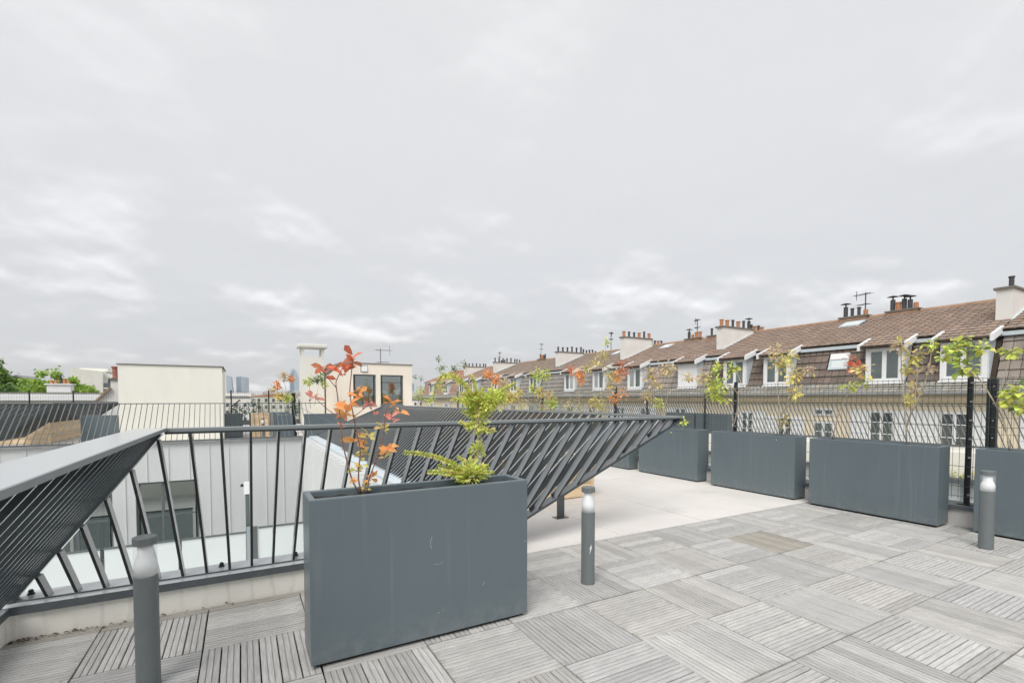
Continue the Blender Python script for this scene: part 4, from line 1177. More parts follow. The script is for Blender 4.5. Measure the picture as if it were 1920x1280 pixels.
MB().box(-20.2, -17.0, 90, 98, 5.3, 5.75).build('roof_house', 'stucco_grey', t)
for k, z in enumerate((-2.0, -.4, 1.2, 2.8)):
    o = MB().box(-17.2, -14.8 - .0 * k, 88.2, 88.99, z, z + .14).build('balcony', 'white_paint', t)
    MB().box(-17.2, -14.8, 88.2, 88.24, z + .1405, z + .80).build('balcony_rail', 'frame_grey', o)
    for x in (-16.9, -16.1, -15.4):
        w = MB().box(x, x + .55, 88.93, 88.999, z + .2, z + 1.35).build('window', 'white_paint', t)
        MB().box(x + .05, x + .50, 88.915, 88.929, z + .25, z + 1.30).build('pane', 'far_window', w)
t = thing('low_building', 'small grey roofed building between the trees at the far left', 'building', (-35, 120, GZ))
MB().prism_y([(-37.6, GZ), (-32.5, GZ), (-32.5, 4.0), (-35.0, 5.4), (-37.6, 4.4)], 118, 126).build('wall', 'coping_paint', t)
MB().prism_y([(-37.9, 4.4), (-35.0, 5.42), (-32.2, 4.0), (-32.2, 4.15), (-35.0, 5.65), (-37.9, 4.6)], 117.7, 126.3).build('roof', 'gutter_metal', t)

def leaf_quad(mb, c, l, w, rng, col, up=.3):
    a = Vector((rng.gauss(0, 1), rng.gauss(0, 1), rng.gauss(0, 1) * .7)).normalized()
    b = a.cross(Vector((rng.gauss(0, 1), rng.gauss(0, 1), rng.gauss(0, 1) + up)))
    if b.length < 1e-3: return
    b.normalize()
    mb.face([c - a * l * .5, c + b * w * .5, c + a * l * .5, c - b * w * .5], col)
def tree(label, x, y, z0, blobs, cols, n, ls, trunk_h, seed):
    rng = random.Random(seed)
    t = thing('tree', label, 'tree', (x, y, z0), 'trees at the far left')
    m = MB(); top = blobs[0]
    m.tube([(x, y, z0), (x + .2, y, z0 + trunk_h * .5), (x, y + .1, z0 + trunk_h)], [.32, .24, .16], 8)
    for bx_, by_, bz_, r in blobs: m.tube([(x, y, z0 + trunk_h * .75), ((x + bx_) / 2, (y + by_) / 2, (z0 + trunk_h + bz_) / 2 - .2), (bx_, by_, bz_)], [.12, .08, .03], 6)
    m.build('trunk', 'bark', t)
    m = MB(); tot = sum(b[3] ** 2 for b in blobs)
    for bx_, by_, bz_, r in blobs:
        cl = [(Vector((rng.gauss(0, 1), rng.gauss(0, 1), rng.gauss(0, .8))).normalized() * r * rng.uniform(.35, 1.0), r * rng.uniform(.16, .34)) for _ in range(26)]
        for _ in range(int(n * r * r / tot)):
            cc, cr = rng.choice(cl)
            p = Vector((bx_, by_, bz_)) + cc + Vector((rng.gauss(0, 1), rng.gauss(0, 1), rng.gauss(0, .8))) * cr * .55
            c = rng.choice(cols); k = rng.uniform(.75, 1.25)
            leaf_quad(m, p, ls * rng.uniform(.7, 1.4), ls * .7, rng, tuple(q * k for q in c))
    m.build('crown', 'leaf_mass', t)
BRIGHT = [(.33, .47, .09), (.42, .55, .12), (.24, .38, .08)]
DARK = [(.17, .30, .10), (.24, .38, .13), (.12, .21, .08)]
tree('bright green round tree behind the white chimney block', -15.4, 61, GZ, [(-15.4, 61, 2.5, 1.5), (-14.2, 61.5, 2.2, 1.4), (-16.7, 61, 1.9, 1.3), (-13.1, 61.2, 1.4, 1.2), (-15.0, 60, 1.2, 1.8), (-16.9, 60, .8, 1.3), (-13.4, 60, .6, 1.3)], BRIGHT, 16000, .27, 10.0, 21)
tree('dark green tree cut by the left picture edge', -19.4, 57, GZ, [(-19.6, 57, 2.4, 1.5), (-18.1, 57.5, 1.5, 1.1), (-17.3, 57, .9, .9), (-19.0, 56.5, .9, 1.6), (-21, 57, 3.2, 1.7)], DARK + [(.12, .2, .05)], 14000, .26, 9.5, 22)
tree('lighter green tree top at the left picture edge behind the dark tree', -22.6, 70, GZ, [(-22.8, 70, 4.0, 1.6), (-21.6, 70, 2.6, 1.4)], BRIGHT + DARK, 7000, .3, 11.0, 23)

# wooded hill far left
m = MB(); rng = random.Random(4); nx = 40
for k in range(nx + 1):
    x = -420 + 300 * k / nx
    hgt = 34 * math.exp(-((x + 262) / 45) ** 2) + rng.uniform(0, 1.6)
    for r, (yy, f) in enumerate(((620, 0), (680, .75), (740, 1.0), (820, .9))):
        m.v.append((x, yy, GZ - .5 + f * hgt * 1.25))
for k in range(nx):
    for r in range(3):
        q = k * 4 + r; m.f.append((q, q + 4, q + 5, q + 1)); m.c.append(None)
struct(m.build('hill', 'hill_wood'))

# ---------------------------------------------------------------- distant town
def pos(az, dist): return math.sin(az) * dist, math.cos(az) * dist
rng = random.Random(31)
FARLAB = 'small pale building in the distant town along the horizon'
for k in range(150):
    az = R(rng.choice([rng.uniform(-3, 9), rng.uniform(13, 22)])); dist = rng.choice([260, 330, 420, 520, 700, 900, 1200, 1600, 2200]) * rng.uniform(.85, 1.2)
    x, y = pos(az, dist); w = rng.uniform(8, 22) * (1 + dist / 1500); dp = rng.uniform(9, 14); top = EYE + dist * math.tan(R(rng.uniform(-.1, .95) if dist > 800 else rng.uniform(-.5, .35)))
    t = thing('town_building', FARLAB, 'building', (x, y, GZ), 'buildings of the distant town', -az, local=True)
    hgt = max(4.0, top - GZ)
    b = MB().box(-w / 2, w / 2, 0, dp, 0, hgt).build('wall', 'far_block', t)
    v = rng.uniform(.75, 1.15); b.color = (v, v * rng.uniform(.93, 1.0), v * rng.uniform(.85, 1.0), 1)
    rf = MB()
    if rng.random() < .5: rf.prism_y([(-w / 2 - .3, hgt + .002), (w / 2 + .3, hgt + .002), (0, hgt + rng.uniform(1.2, 2.6))], -.2, dp + .2)
    else: rf.box(-w / 2 + 1, w / 2 - 1, 2, dp - 2, hgt + .002, hgt + rng.uniform(.5, 2.2))
    rf.build('roof', rng.choice(['coping_paint', 'gutter_metal', 'zinc', 'chimney_white', 'terracotta']), t)
    wn = MB(); nf = max(1, int(hgt / 3)); nw = max(2, int(w / 2.6))
    for fl in range(max(0, nf - 4), nf):
        for q in range(nw):
            xx = -w / 2 + w * (q + .5) / nw; zz = hgt - 2.4 - 3 * (nf - 1 - fl)
            if zz > .5: wn.face([(xx - .55, -.03, zz), (xx + .55, -.03, zz), (xx + .55, -.03, zz + 1.5), (xx - .55, -.03, zz + 1.5)])
    if wn.f: wn.build('windows', 'far_window', t)['kind'] = 'stuff'
for k in range(26):
    az = R(rng.uniform(-4, 22)); dist = rng.uniform(160, 420); x, y = pos(az, dist)
    r = rng.uniform(1.8, 3.4); zt = EYE + dist * math.tan(R(rng.uniform(-.5, .25)))
    t = thing('town_tree', 'small dark tree among the distant town roofs', 'tree', (x, y, GZ), 'trees of the distant town', local=True)
    m = MB()
    for _ in range(260):
        d = Vector((rng.gauss(0, 1), rng.gauss(0, 1), rng.gauss(0, 1))).normalized() * r * rng.uniform(.5, 1)
        k2 = rng.uniform(.7, 1.3); leaf_quad(m, d + Vector((0, 0, zt - r - GZ)), .5, .4, rng, (.07 * k2, .12 * k2, .05 * k2))
    m.build('crown', 'leaf_mass', t)
    MB().tube([(0, 0, 0), (0, 0, zt - r - GZ)], [.25, .15], 6).build('trunk', 'bark', t)

def tower(label, az0, az1, elev, dist, kind):
    a = R((az0 + az1) / 2); x, y = pos(a, dist); w = dist * R(az1 - az0); h = dist * math.tan(R(elev)) + EYE - GZ
    t = thing('office_tower', label, 'tower', (x, y, GZ), 'office towers on the horizon', -a, local=True)
    if kind == 'slant':          # pale block with a bevelled right side
        m = MB().hexa([(-w / 2, 0, 0), (w * .55, 0, 0), (w * .5, 40, 0), (-w / 2, 40, 0), (-w / 2, 0, h), (w * .25, 0, h * .93), (w * .25, 40, h * .93), (-w / 2, 40, h)])
        m.build('shaft', 'tower_pale', t)
        MB().hexa([(w * .32, -2, 0), (w * .58, -2, 0), (w * .58, -.01, 0), (w * .32, -.01, 0), (w * .17, -2, h * .93), (w * .27, -2, h * .92), (w * .27, -.01, h * .92), (w * .17, -.01, h * .93)]).build('fin', 'tower_glass', t)
    elif kind == 'slab':
        MB().hexa([(-w / 2, 0, 0), (-w * .1, -8, 0), (-w * .1, 40, 0), (-w / 2, 40, 0), (-w / 2, 0, h * .98), (-w * .1, -8, h), (-w * .1, 40, h), (-w / 2, 40, h * .98)]).build('shaft', 'tower_glass', t)
        MB().hexa([(-w * .099, -8, 0), (w / 2, 4, 0), (w / 2, 40, 0), (-w * .099, 40, 0), (-w * .099, -8, h), (w / 2, 4, h * .97), (w / 2, 40, h * .97), (-w * .099, 40, h)]).build('shaft', 'tower_pale', t)
        for q in (.12, .3, .44): MB().box(w * q, w * q + 2, -6 + 12 * (q + .1) / .6 - 4, 2, 0, h * .96).build('fin', 'tower_glass', t)
    else:                        # tower with a rounded, sail-like crown
        pr = [(-w / 2, 0), (w / 2, 0), (w / 2, h * .72)]
        for q in range(9): pr.append((w / 2 - w * .62 * (q / 8) ** 1.2, h * (.72 + .28 * math.sin(q / 8 * math.pi / 2))))
        for q in range(1, 8): pr.append((-w * .12 - w * .38 * math.sin(q / 8 * math.pi / 2), h * (1 - .30 * (1 - math.cos(q / 8 * math.pi / 2)))))
        MB().prism_y(pr, 0, 40).build('shaft', 'tower_pale', t)
        MB().hexa([(-w * .47, -3, 0), (-w * .02, -3, 0), (-w * .02, -.01, 0), (-w * .47, -.01, 0), (-w * .40, -3, h * .78), (-w * .05, -3, h * .96), (-w * .05, -.01, h * .96), (-w * .40, -.01, h * .78)]).build('facade', 'tower_glass', t)
    bands = MB()
    for k in range(1, 26): bands.box(-w * .48, w * .46, -3.4 if kind != 'slab' else -8.4, -3.1 if kind != 'slab' else -8.1, h * .025 * k, h * .025 * k + 1.0)
    return t
tower('pale slanted glass tower, left of the pair on the horizon', -1.40, -.72, 2.50, 4600, 'slant')
tower('blue glass office tower, right of the pair on the horizon', -.52, .62, 2.37, 4650, 'slab')
tower('blue tower with a rounded sail top left of the concrete chimney', 4.48, 5.42, 3.33, 4500, 'sail')
tower('faint pale slab tower on the horizon right of the peach block', 17.0, 17.8, 1.9, 4300, 'slab')
tower('faint pale pointed tower on the horizon beside the row houses', 19.2, 19.7, 2.1, 4400, 'slant')

# ================================================================ PLANTS
# leaf clusters (x, y, z, radius, tone[, leaves]) and stem lines, in metres
RED_L= [(0.479, 2.469, 1.453, 0.058, 'R', 5), (0.352, 2.505, 1.396, 0.058, 'R', 4), (0.428, 2.484, 1.405, 0.058, 'R', 5), (0.464, 2.512, 1.412, 0.054, 'R', 4), (0.303, 2.515, 1.273, 0.047, 'P', 4), (0.501, 2.448, 1.294, 0.058, 'O', 3), (0.453, 2.442, 1.221, 0.063, 'O', 6), (0.45, 2.54, 1.171, 0.059, 'O', 5), (0.56, 2.471, 1.233, 0.043, 'P', 5), (0.668, 2.468, 1.235, 0.044, 'O', 4), (0.741, 2.559, 1.2, 0.04, 'O', 3), (0.675, 2.496, 1.16, 0.042, 'P', 3), (0.517, 2.54, 1.054, 0.066, 'O', 5), (0.557, 2.497, 1.078, 0.049, 'Y', 3), (0.638, 2.517, 1.113, 0.042, 'Y', 4), (0.647, 2.458, 1.011, 0.055, 'O', 6), (0.648, 2.516, 0.972, 0.045, 'Y', 3), (0.547, 2.544, 0.981, 0.055, 'Y', 5), (0.524, 2.503, 0.926, 0.043, 'Y', 4), (0.497, 2.529, 0.903, 0.038, 'Y', 3), (0.578, 2.521, 0.856, 0.041, 'O', 4), (0.476, 2.448, 0.856, 0.032, 'O', 3), (0.545, 2.531, 0.805, 0.027, 'Y', 2), (0.429, 2.511, 1.129, 0.027, 'P', 3), (0.593, 2.476, 1.192, 0.027, 'P', 3)]
RED_S= [[(0.514, 2.5, 0.777), (0.478, 2.5, 0.843), (0.456, 2.5, 0.931), (0.431, 2.5, 1.047), (0.423, 2.5, 1.159), (0.409, 2.5, 1.292), (0.405, 2.5, 1.344), (0.431, 2.5, 1.398)], [(0.522, 2.5, 0.776), (0.507, 2.5, 0.851), (0.513, 2.5, 0.941), (0.517, 2.5, 1.003), (0.487, 2.5, 1.169), (0.47, 2.5, 1.284), (0.476, 2.5, 1.359), (0.485, 2.5, 1.439)], [(0.549, 2.5, 0.776), (0.56, 2.5, 0.847), (0.596, 2.5, 0.941), (0.636, 2.5, 1.069), (0.645, 2.5, 1.166), (0.662, 2.5, 1.224)], [(0.409, 2.5, 1.31), (0.375, 2.5, 1.352), (0.351, 2.5, 1.387)], [(0.423, 2.5, 1.159), (0.358, 2.5, 1.213), (0.306, 2.5, 1.265)], [(0.47, 2.5, 1.284), (0.491, 2.5, 1.292), (0.512, 2.5, 1.3)], [(0.517, 2.5, 1.003), (0.541, 2.5, 1.048), (0.557, 2.5, 1.075)], [(0.487, 2.5, 1.169), (0.532, 2.5, 1.203), (0.567, 2.5, 1.233)], [(0.645, 2.5, 1.166), (0.682, 2.5, 1.191), (0.724, 2.5, 1.201)], [(0.513, 2.5, 0.941), (0.529, 2.5, 0.967), (0.54, 2.5, 0.985)], [(0.56, 2.5, 0.847), (0.571, 2.5, 0.854), (0.577, 2.5, 0.868)], [(0.596, 2.5, 0.941), (0.627, 2.5, 0.975), (0.658, 2.5, 1.007)]]
GRN_F= [[(1.083, 2.5, 0.829), (1.025, 2.5, 0.893), (0.93, 2.5, 0.935), (0.839, 2.5, 0.958), (0.768, 2.5, 0.965)], [(1.083, 2.5, 0.82), (0.992, 2.5, 0.845), (0.914, 2.5, 0.859), (0.869, 2.5, 0.863)], [(1.089, 2.5, 0.828), (1.024, 2.5, 0.863), (0.955, 2.5, 0.88)], [(1.167, 2.5, 1.175), (1.144, 2.5, 1.252), (1.098, 2.5, 1.336), (1.027, 2.5, 1.385), (0.964, 2.5, 1.387), (0.926, 2.5, 1.333), (0.914, 2.5, 1.266)], [(1.18, 2.5, 1.206), (1.164, 2.5, 1.297), (1.151, 2.5, 1.367), (1.137, 2.5, 1.388)], [(1.242, 2.5, 1.236), (1.312, 2.5, 1.289), (1.372, 2.5, 1.327), (1.423, 2.5, 1.35)], [(1.157, 2.5, 1.206), (1.097, 2.5, 1.246), (1.046, 2.5, 1.258)], [(1.266, 2.5, 1.214), (1.329, 2.5, 1.251), (1.365, 2.5, 1.277)], [(1.208, 2.5, 1.221), (1.277, 2.5, 1.298), (1.287, 2.5, 1.329)], [(1.173, 2.5, 1.099), (1.224, 2.5, 1.072), (1.259, 2.5, 1.078)], [(1.167, 2.5, 1.114), (1.123, 2.5, 1.1), (1.097, 2.5, 1.125)], [(1.122, 2.5, 0.826), (1.116, 2.5, 0.887), (1.063, 2.5, 0.927)], [(1.156, 2.5, 0.829), (1.207, 2.5, 0.863), (1.245, 2.5, 0.866)], [(1.156, 2.5, 0.823), (1.217, 2.5, 0.825), (1.251, 2.5, 0.835)], [(1.136, 2.5, 0.831), (1.149, 2.5, 0.891), (1.136, 2.5, 0.917)], [(1.116, 2.5, 0.811), (1.063, 2.5, 0.809), (1.024, 2.5, 0.824)], [(1.174, 2.5, 1.221), (1.124, 2.5, 1.267), (1.084, 2.5, 1.288)], [(1.191, 2.5, 1.206), (1.242, 2.5, 1.205), (1.276, 2.5, 1.195)], [(1.184, 2.5, 1.175), (1.14, 2.5, 1.167), (1.11, 2.5, 1.185)]]
GRN_S= [[(1.166, 2.5, 0.792), (1.156, 2.5, 0.946), (1.15, 2.5, 1.038), (1.167, 2.5, 1.145), (1.201, 2.5, 1.236)], [(1.183, 2.5, 0.79), (1.2, 2.5, 0.944), (1.194, 2.5, 1.052), (1.177, 2.5, 1.129), (1.208, 2.5, 1.221)], [(1.142, 2.5, 0.793), (1.176, 2.5, 0.914), (1.183, 2.5, 1.006), (1.167, 2.5, 1.099), (1.184, 2.5, 1.19)]]
GRN_C= [(1.113, 2.444, 0.849, 0.089, 'L', 0), (1.115, 2.544, 0.82, 0.067, 'L', 0), (1.188, 2.497, 0.83, 0.061, 'L', 0), (1.185, 2.526, 0.964, 0.052, 'L', 0), (1.188, 2.545, 1.096, 0.056, 'L', 0), (1.189, 2.526, 1.153, 0.074, 'L', 0), (1.222, 2.551, 1.205, 0.088, 'L', 0), (1.219, 2.487, 1.252, 0.08, 'L', 0), (1.184, 2.536, 1.258, 0.068, 'L', 0), (1.273, 2.493, 1.245, 0.068, 'L', 0), (1.339, 2.552, 1.267, 0.048, 'L', 0), (1.144, 2.545, 1.227, 0.049, 'L', 0)]
ROWS={
 'A':([[(6.06, 1.583, 0.79), (6.06, 1.614, 1.007), (6.06, 1.683, 1.2), (6.06, 1.799, 1.44), (6.06, 1.863, 1.553), (6.06, 1.894, 1.708)], [(6.06, 1.683, 1.2), (6.06, 1.645, 1.395), (6.06, 1.607, 1.659)], [(6.06, 1.799, 1.44), (6.06, 1.949, 1.558), (6.06, 2.012, 1.666)]],[(5.963, 1.962, 1.734, 0.123, 'L'), (5.973, 1.874, 1.561, 0.111, 'L'), (5.992, 1.786, 1.72, 0.1, 'L'), (6.172, 2.103, 1.688, 0.086, 'L'), (6.045, 1.95, 1.814, 0.072, 'L'), (6.09, 1.615, 1.69, 0.063, 'L'), (6.012, 1.544, 1.321, 0.105, 'L'), (6.062, 1.516, 1.192, 0.086, 'L'), (6.033, 1.606, 1.249, 0.072, 'L')]),
 'B':([[(6.06, 2.358, 0.785), (6.06, 2.382, 1.192), (6.06, 2.423, 1.529), (6.06, 2.43, 1.837)], [(6.06, 2.362, 0.969), (6.06, 2.29, 1.358), (6.06, 2.29, 1.741)], [(6.06, 2.355, 1.025), (6.06, 2.245, 1.357), (6.06, 2.189, 1.572), (6.06, 2.17, 1.838)]],[(6.024, 2.416, 1.817, 0.101, 'B'), (6.08, 2.333, 1.702, 0.1, 'Y'), (6.08, 2.19, 1.814, 0.076, 'L'), (6.157, 2.34, 1.349, 0.09, 'B'), (6.104, 2.363, 1.237, 0.073, 'Y'), (6.163, 2.244, 1.578, 0.072, 'O'), (6.146, 2.411, 1.587, 0.057, 'Y')]),
 'C':([[(6.06, 3.089, 0.769), (6.06, 3.015, 1.123), (6.06, 2.93, 1.321), (6.06, 2.889, 1.478), (6.06, 2.816, 1.607)]],[(6.178, 2.926, 1.617, 0.111, 'P'), (6.101, 2.813, 1.584, 0.097, 'Y'), (5.979, 2.881, 1.404, 0.103, 'L'), (6.147, 2.936, 1.715, 0.068, 'R'), (6.172, 2.81, 1.459, 0.061, 'L')]),
 'D':([[(6.06, 3.701, 0.806), (6.06, 3.729, 1.109), (6.06, 3.764, 1.454), (6.06, 3.722, 1.83)], [(6.06, 3.696, 0.903), (6.06, 3.619, 1.213), (6.06, 3.544, 1.481), (6.06, 3.429, 1.642)], [(6.06, 3.713, 1.04), (6.06, 3.573, 1.28), (6.06, 3.527, 1.347)]],[(6.157, 3.787, 1.735, 0.154, 'Y'), (6.077, 3.569, 1.57, 0.149, 'Y'), (6.111, 3.419, 1.63, 0.086, 'B'), (5.991, 3.5, 1.34, 0.119, 'Y'), (6.14, 3.718, 0.969, 0.09, 'Y'), (6.078, 3.827, 1.873, 0.084, 'B'), (6.008, 3.587, 1.796, 0.094, 'Y')]),
 'E':([[(6.06, 4.406, 0.845), (6.06, 4.343, 1.096), (6.06, 4.331, 1.32), (6.06, 4.452, 1.458)], [(6.06, 4.331, 1.32), (6.06, 4.267, 1.431), (6.06, 4.371, 1.658)]],[(5.955, 4.583, 1.49, 0.184, 'L'), (6.145, 4.8, 1.341, 0.144, 'L'), (6.178, 4.525, 1.708, 0.124, 'L'), (5.961, 4.846, 1.593, 0.119, 'B'), (6.132, 4.661, 1.284, 0.141, 'L'), (6.039, 4.66, 1.711, 0.093, 'L')]),
 'F':([[(6.06, 5.786, 0.799), (6.06, 5.888, 1.244), (6.06, 5.967, 1.695)], [(6.06, 5.786, 0.799), (6.06, 5.746, 1.244), (6.06, 5.685, 1.77)], [(6.06, 5.763, 0.8), (6.06, 5.61, 1.331), (6.06, 5.572, 1.763)]],[(5.976, 5.908, 1.673, 0.197, 'B'), (6.011, 5.649, 1.749, 0.175, 'B'), (6.125, 6.125, 1.317, 0.148, 'B'), (6.149, 5.631, 1.752, 0.123, 'B'), (5.951, 5.699, 1.2, 0.105, 'L'), (6.087, 5.208, 1.611, 0.1, 'B'), (5.951, 5.762, 1.508, 0.132, 'B')]),
 'G':([[(6.06, 5.739, 0.784), (6.06, 5.536, 0.916), (6.06, 5.349, 0.821), (6.06, 5.401, 0.716)], [(6.06, 5.739, 0.766), (6.06, 5.88, 0.659), (6.06, 5.926, 0.557)]],[(6.112, 5.448, 0.685, 0.12, 'L'), (6.019, 5.231, 0.911, 0.067, 'L'), (6.151, 6.016, 0.528, 0.11, 'L'), (6.175, 6.277, 0.298, 0.075, 'L')]),
 'H':([[(6.06, 7.31, 0.827), (6.06, 7.268, 1.345), (6.06, 7.21, 1.856), (6.06, 7.153, 2.359)], [(6.06, 7.295, 0.931), (6.06, 7.082, 1.445), (6.06, 6.935, 1.741)], [(6.06, 6.707, 0.851), (6.06, 6.698, 1.34), (6.06, 6.676, 1.826)]],[(6.061, 6.706, 1.827, 0.196, 'R'), (6.18, 6.952, 1.695, 0.141, 'O'), (6.014, 6.878, 1.292, 0.139, 'O'), (5.958, 6.558, 1.358, 0.125, 'O'), (6.084, 7.037, 1.746, 0.182, 'Y'), (5.948, 7.109, 2.067, 0.142, 'Y'), (5.987, 7.068, 2.346, 0.091, 'L'), (6.038, 7.407, 1.97, 0.125, 'Y'), (6.087, 7.038, 1.525, 0.121, 'Y')]),
 'I':([[(6.06, 7.954, 0.801), (6.06, 7.977, 1.351), (6.06, 7.998, 1.791)]],[(5.977, 7.89, 1.783, 0.185, 'O'), (5.95, 7.595, 1.874, 0.127, 'Y'), (6.148, 8.397, 1.926, 0.103, 'R'), (6.015, 7.849, 1.653, 0.109, 'O')]),
 'J':([[(6.06, 7.472, 0.821), (6.06, 7.491, 1.084)]],[(6.17, 7.663, 1.22, 0.118, 'Y'), (6.155, 7.477, 1.136, 0.116, 'Y')]),
 'K':([[(6.06, 9.767, 0.729), (6.06, 9.673, 1.365), (6.06, 9.534, 1.863)], [(6.06, 9.72, 0.858), (6.06, 9.417, 1.301), (6.06, 9.261, 1.789)], [(6.06, 8.867, 0.765), (6.06, 8.869, 1.121)]],[(6.031, 9.534, 1.837, 0.2, 'L'), (6.05, 9.202, 1.823, 0.146, 'L'), (6.065, 9.777, 1.493, 0.153, 'L'), (6.095, 9.026, 1.18, 0.193, 'L'), (6.083, 9.522, 1.427, 0.15, 'Y'), (6.074, 9.104, 1.361, 0.121, 'B')]),
 'M':([[(6.06, 10.755, 0.689), (6.06, 10.811, 1.375)], [(6.06, 11.246, 0.67), (6.06, 11.156, 1.659)]],[(6.089, 10.862, 1.306, 0.221, 'Y'), (6.166, 11.441, 1.639, 0.231, 'B'), (6.062, 10.484, 1.439, 0.161, 'Y'), (6.043, 11.067, 1.307, 0.196, 'Y'), (6.113, 11.808, 1.795, 0.192, 'O'), (5.997, 12.069, 1.951, 0.179, 'O')]),
 'N':([[(6.06, 15.243, 0.51), (6.06, 15.323, 1.774), (6.06, 15.613, 2.331), (6.06, 15.914, 2.683)], [(6.06, 15.144, 0.694), (6.06, 14.393, 2.091), (6.06, 13.674, 2.304)]],[(6.012, 15.691, 2.334, 0.24, 'G'), (6.175, 16.428, 2.725, 0.154, 'G'), (6.065, 14.671, 2.278, 0.21, 'G'), (6.072, 13.822, 2.363, 0.15, 'G'), (5.943, 14.928, 2.025, 0.212, 'L'), (6.04, 14.347, 1.883, 0.24, 'Y'), (6.079, 15.773, 1.694, 0.223, 'L'), (5.945, 13.705, 1.398, 0.231, 'B')]),
 'O':([[(6.06, 18.352, 0.385), (6.06, 18.334, 1.228)], [(6.06, 17.406, 0.423), (6.06, 17.092, 1.328)]],[(6.088, 18.414, 1.396, 0.254, 'L'), (6.092, 18.096, 1.644, 0.187, 'L'), (5.954, 16.795, 1.269, 0.234, 'L'), (6.091, 18.876, 2.195, 0.108, 'G'), (6.052, 17.968, 2.094, 0.103, 'G')]),
}
FARP={
 'Q':([[(1.227, 16.4, 0.82), (1.178, 16.4, 1.563), (1.095, 16.4, 1.973)], [(1.2, 16.4, 1.069), (0.939, 16.4, 1.479)]],[(1.127, 16.4, 1.973, 0.156, 'B'), (0.941, 16.4, 1.692, 0.138, 'O'), (1.014, 16.4, 1.365, 0.173, 'Y'), (1.322, 16.4, 1.895, 0.121, 'O'), (1.227, 16.4, 1.316, 0.156, 'L'), (0.819, 16.4, 1.56, 0.121, 'B')]),
 'S':([[(1.874, 16.4, 0.98), (1.853, 16.4, 1.739), (1.921, 16.4, 2.076)], [(2.001, 16.4, 1.064), (2.137, 16.4, 1.743)]],[(1.827, 16.4, 1.822, 0.156, 'L'), (2.024, 16.4, 1.876, 0.121, 'G'), (2.197, 16.4, 1.948, 0.138, 'G'), (2.296, 16.4, 1.745, 0.104, 'L')]),
}

TONE = {'R': (.62, .20, .11), 'P': (.72, .30, .25), 'O': (.78, .38, .14), 'Y': (.66, .58, .22), 'L': (.60, .66, .17), 'G': (.20, .27, .12), 'B': (.60, .49, .36)}
def tone(c, rng, s=.22):
    k = 1 + rng.uniform(-s, s); h = rng.uniform(-.10, .10); r, g, b = TONE[c]
    return (r * k * (1 + h), g * k * (1 - h * .6), b * k)
lm = MB()
xs_ = [0, .30, .66, 1.0]; ws_ = [.015, .17, .23, 0.0]; zs_ = [0, .05, .03, -.10]
for a in range(3):
    for s in (-1, 1):
        p0, p1 = (xs_[a], 0, zs_[a]), (xs_[a + 1], 0, zs_[a + 1])
        q0, q1 = (xs_[a], s * ws_[a], zs_[a] + ws_[a] * .28), (xs_[a + 1], s * ws_[a + 1], zs_[a + 1] + ws_[a + 1] * .28)
        pts = [p0, p1, q1, q0] if ws_[a + 1] else [p0, p1, q0]
        lm.face(pts if s > 0 else list(reversed(pts)))
leaf_mesh = lm.mesh('leaf', 'leaf_piece')
def frame(d, up):
    d = d.normalized(); y = up.cross(d)
    if y.length < 1e-3: y = Vector((1, 0, 0)).cross(d)
    y.normalize(); z = d.cross(y)
    return Matrix(((d.x, y.x, z.x), (d.y, y.y, z.y), (d.z, y.z, z.z))).to_4x4()
LV = [tuple(v.co) for v in leaf_mesh.vertices]; LF = [tuple(p.vertices) for p in leaf_mesh.polygons]
def leaf_into(mb, p, d, up, ln, wide, col):
    m = frame(d, up); k = len(mb.v)
    for x, y, z in LV:
        mb.v.append(tuple(p + m.to_3x3() @ Vector((x * ln, y * ln * wide, z * ln))))
    for f in LF: mb.f.append(tuple(k + i for i in f)); mb.c.append(col)
def stems(root, lines, mat, r0, r1, name='stem'):
    for ln in lines:
        pts = [Vector(p) for p in ln]; n = len(pts)
        sm = []
        for a in range(n - 1):
            for f in (0, .5):
                p0, p1, p2, p3 = pts[max(a - 1, 0)], pts[a], pts[a + 1], pts[min(a + 2, n - 1)]
                sm.append(.5 * ((2 * p1) + (p2 - p0) * f + (2 * p0 - 5 * p1 + 4 * p2 - p3) * f * f + (3 * p1 - p0 - 3 * p2 + p3) * f ** 3))
        sm.append(pts[-1]); q = len(sm) - 1
        MB().tube(sm, [r0 + (r1 - r0) * i / q for i in range(q + 1)], 6).build(name, mat, root, smooth=True)

rng = random.Random(17)
# red-leaved plant in the foreground planter: every leaf its own piece
t = thing('red_leaved_plant', 'young plant with whorls of red and orange leaves in the foreground planter', 'plant', (.53, 2.5, .76))
stems(t, RED_S[:3], 'stem_red', .0042, .0022); stems(t, RED_S[3:], 'stem_red', .0022, .0014, 'twig')
for x, y, z, r, c, n in RED_L:
    n += 4
    c0 = Vector((x, y, z)); ph = rng.uniform(0, 6.28)
    for k in range(n):
        a = ph + 2 * math.pi * k / n + rng.uniform(-.3, .3)
        d = Vector((math.cos(a), math.sin(a) * .8, rng.uniform(-.45, .95)))
        o = link('leaf', leaf_mesh, t)
        o.matrix_parent_inverse = Matrix.Translation((-.53, -2.5, -.76))
        sz = r * rng.uniform(.65, 1.3)
        o.matrix_basis = Matrix.Translation(c0 + Vector((rng.gauss(0, .1) * r, rng.gauss(0, .1) * r, -.006 + rng.gauss(0, .22) * r))) @ frame(d, Vector((rng.uniform(-.9, .9), rng.uniform(-1.2, .3), rng.uniform(.1, 1)))) @ Matrix.Diagonal((sz, sz * 1.0, sz, 1))
        o.color = (*tone(c, rng), 1)
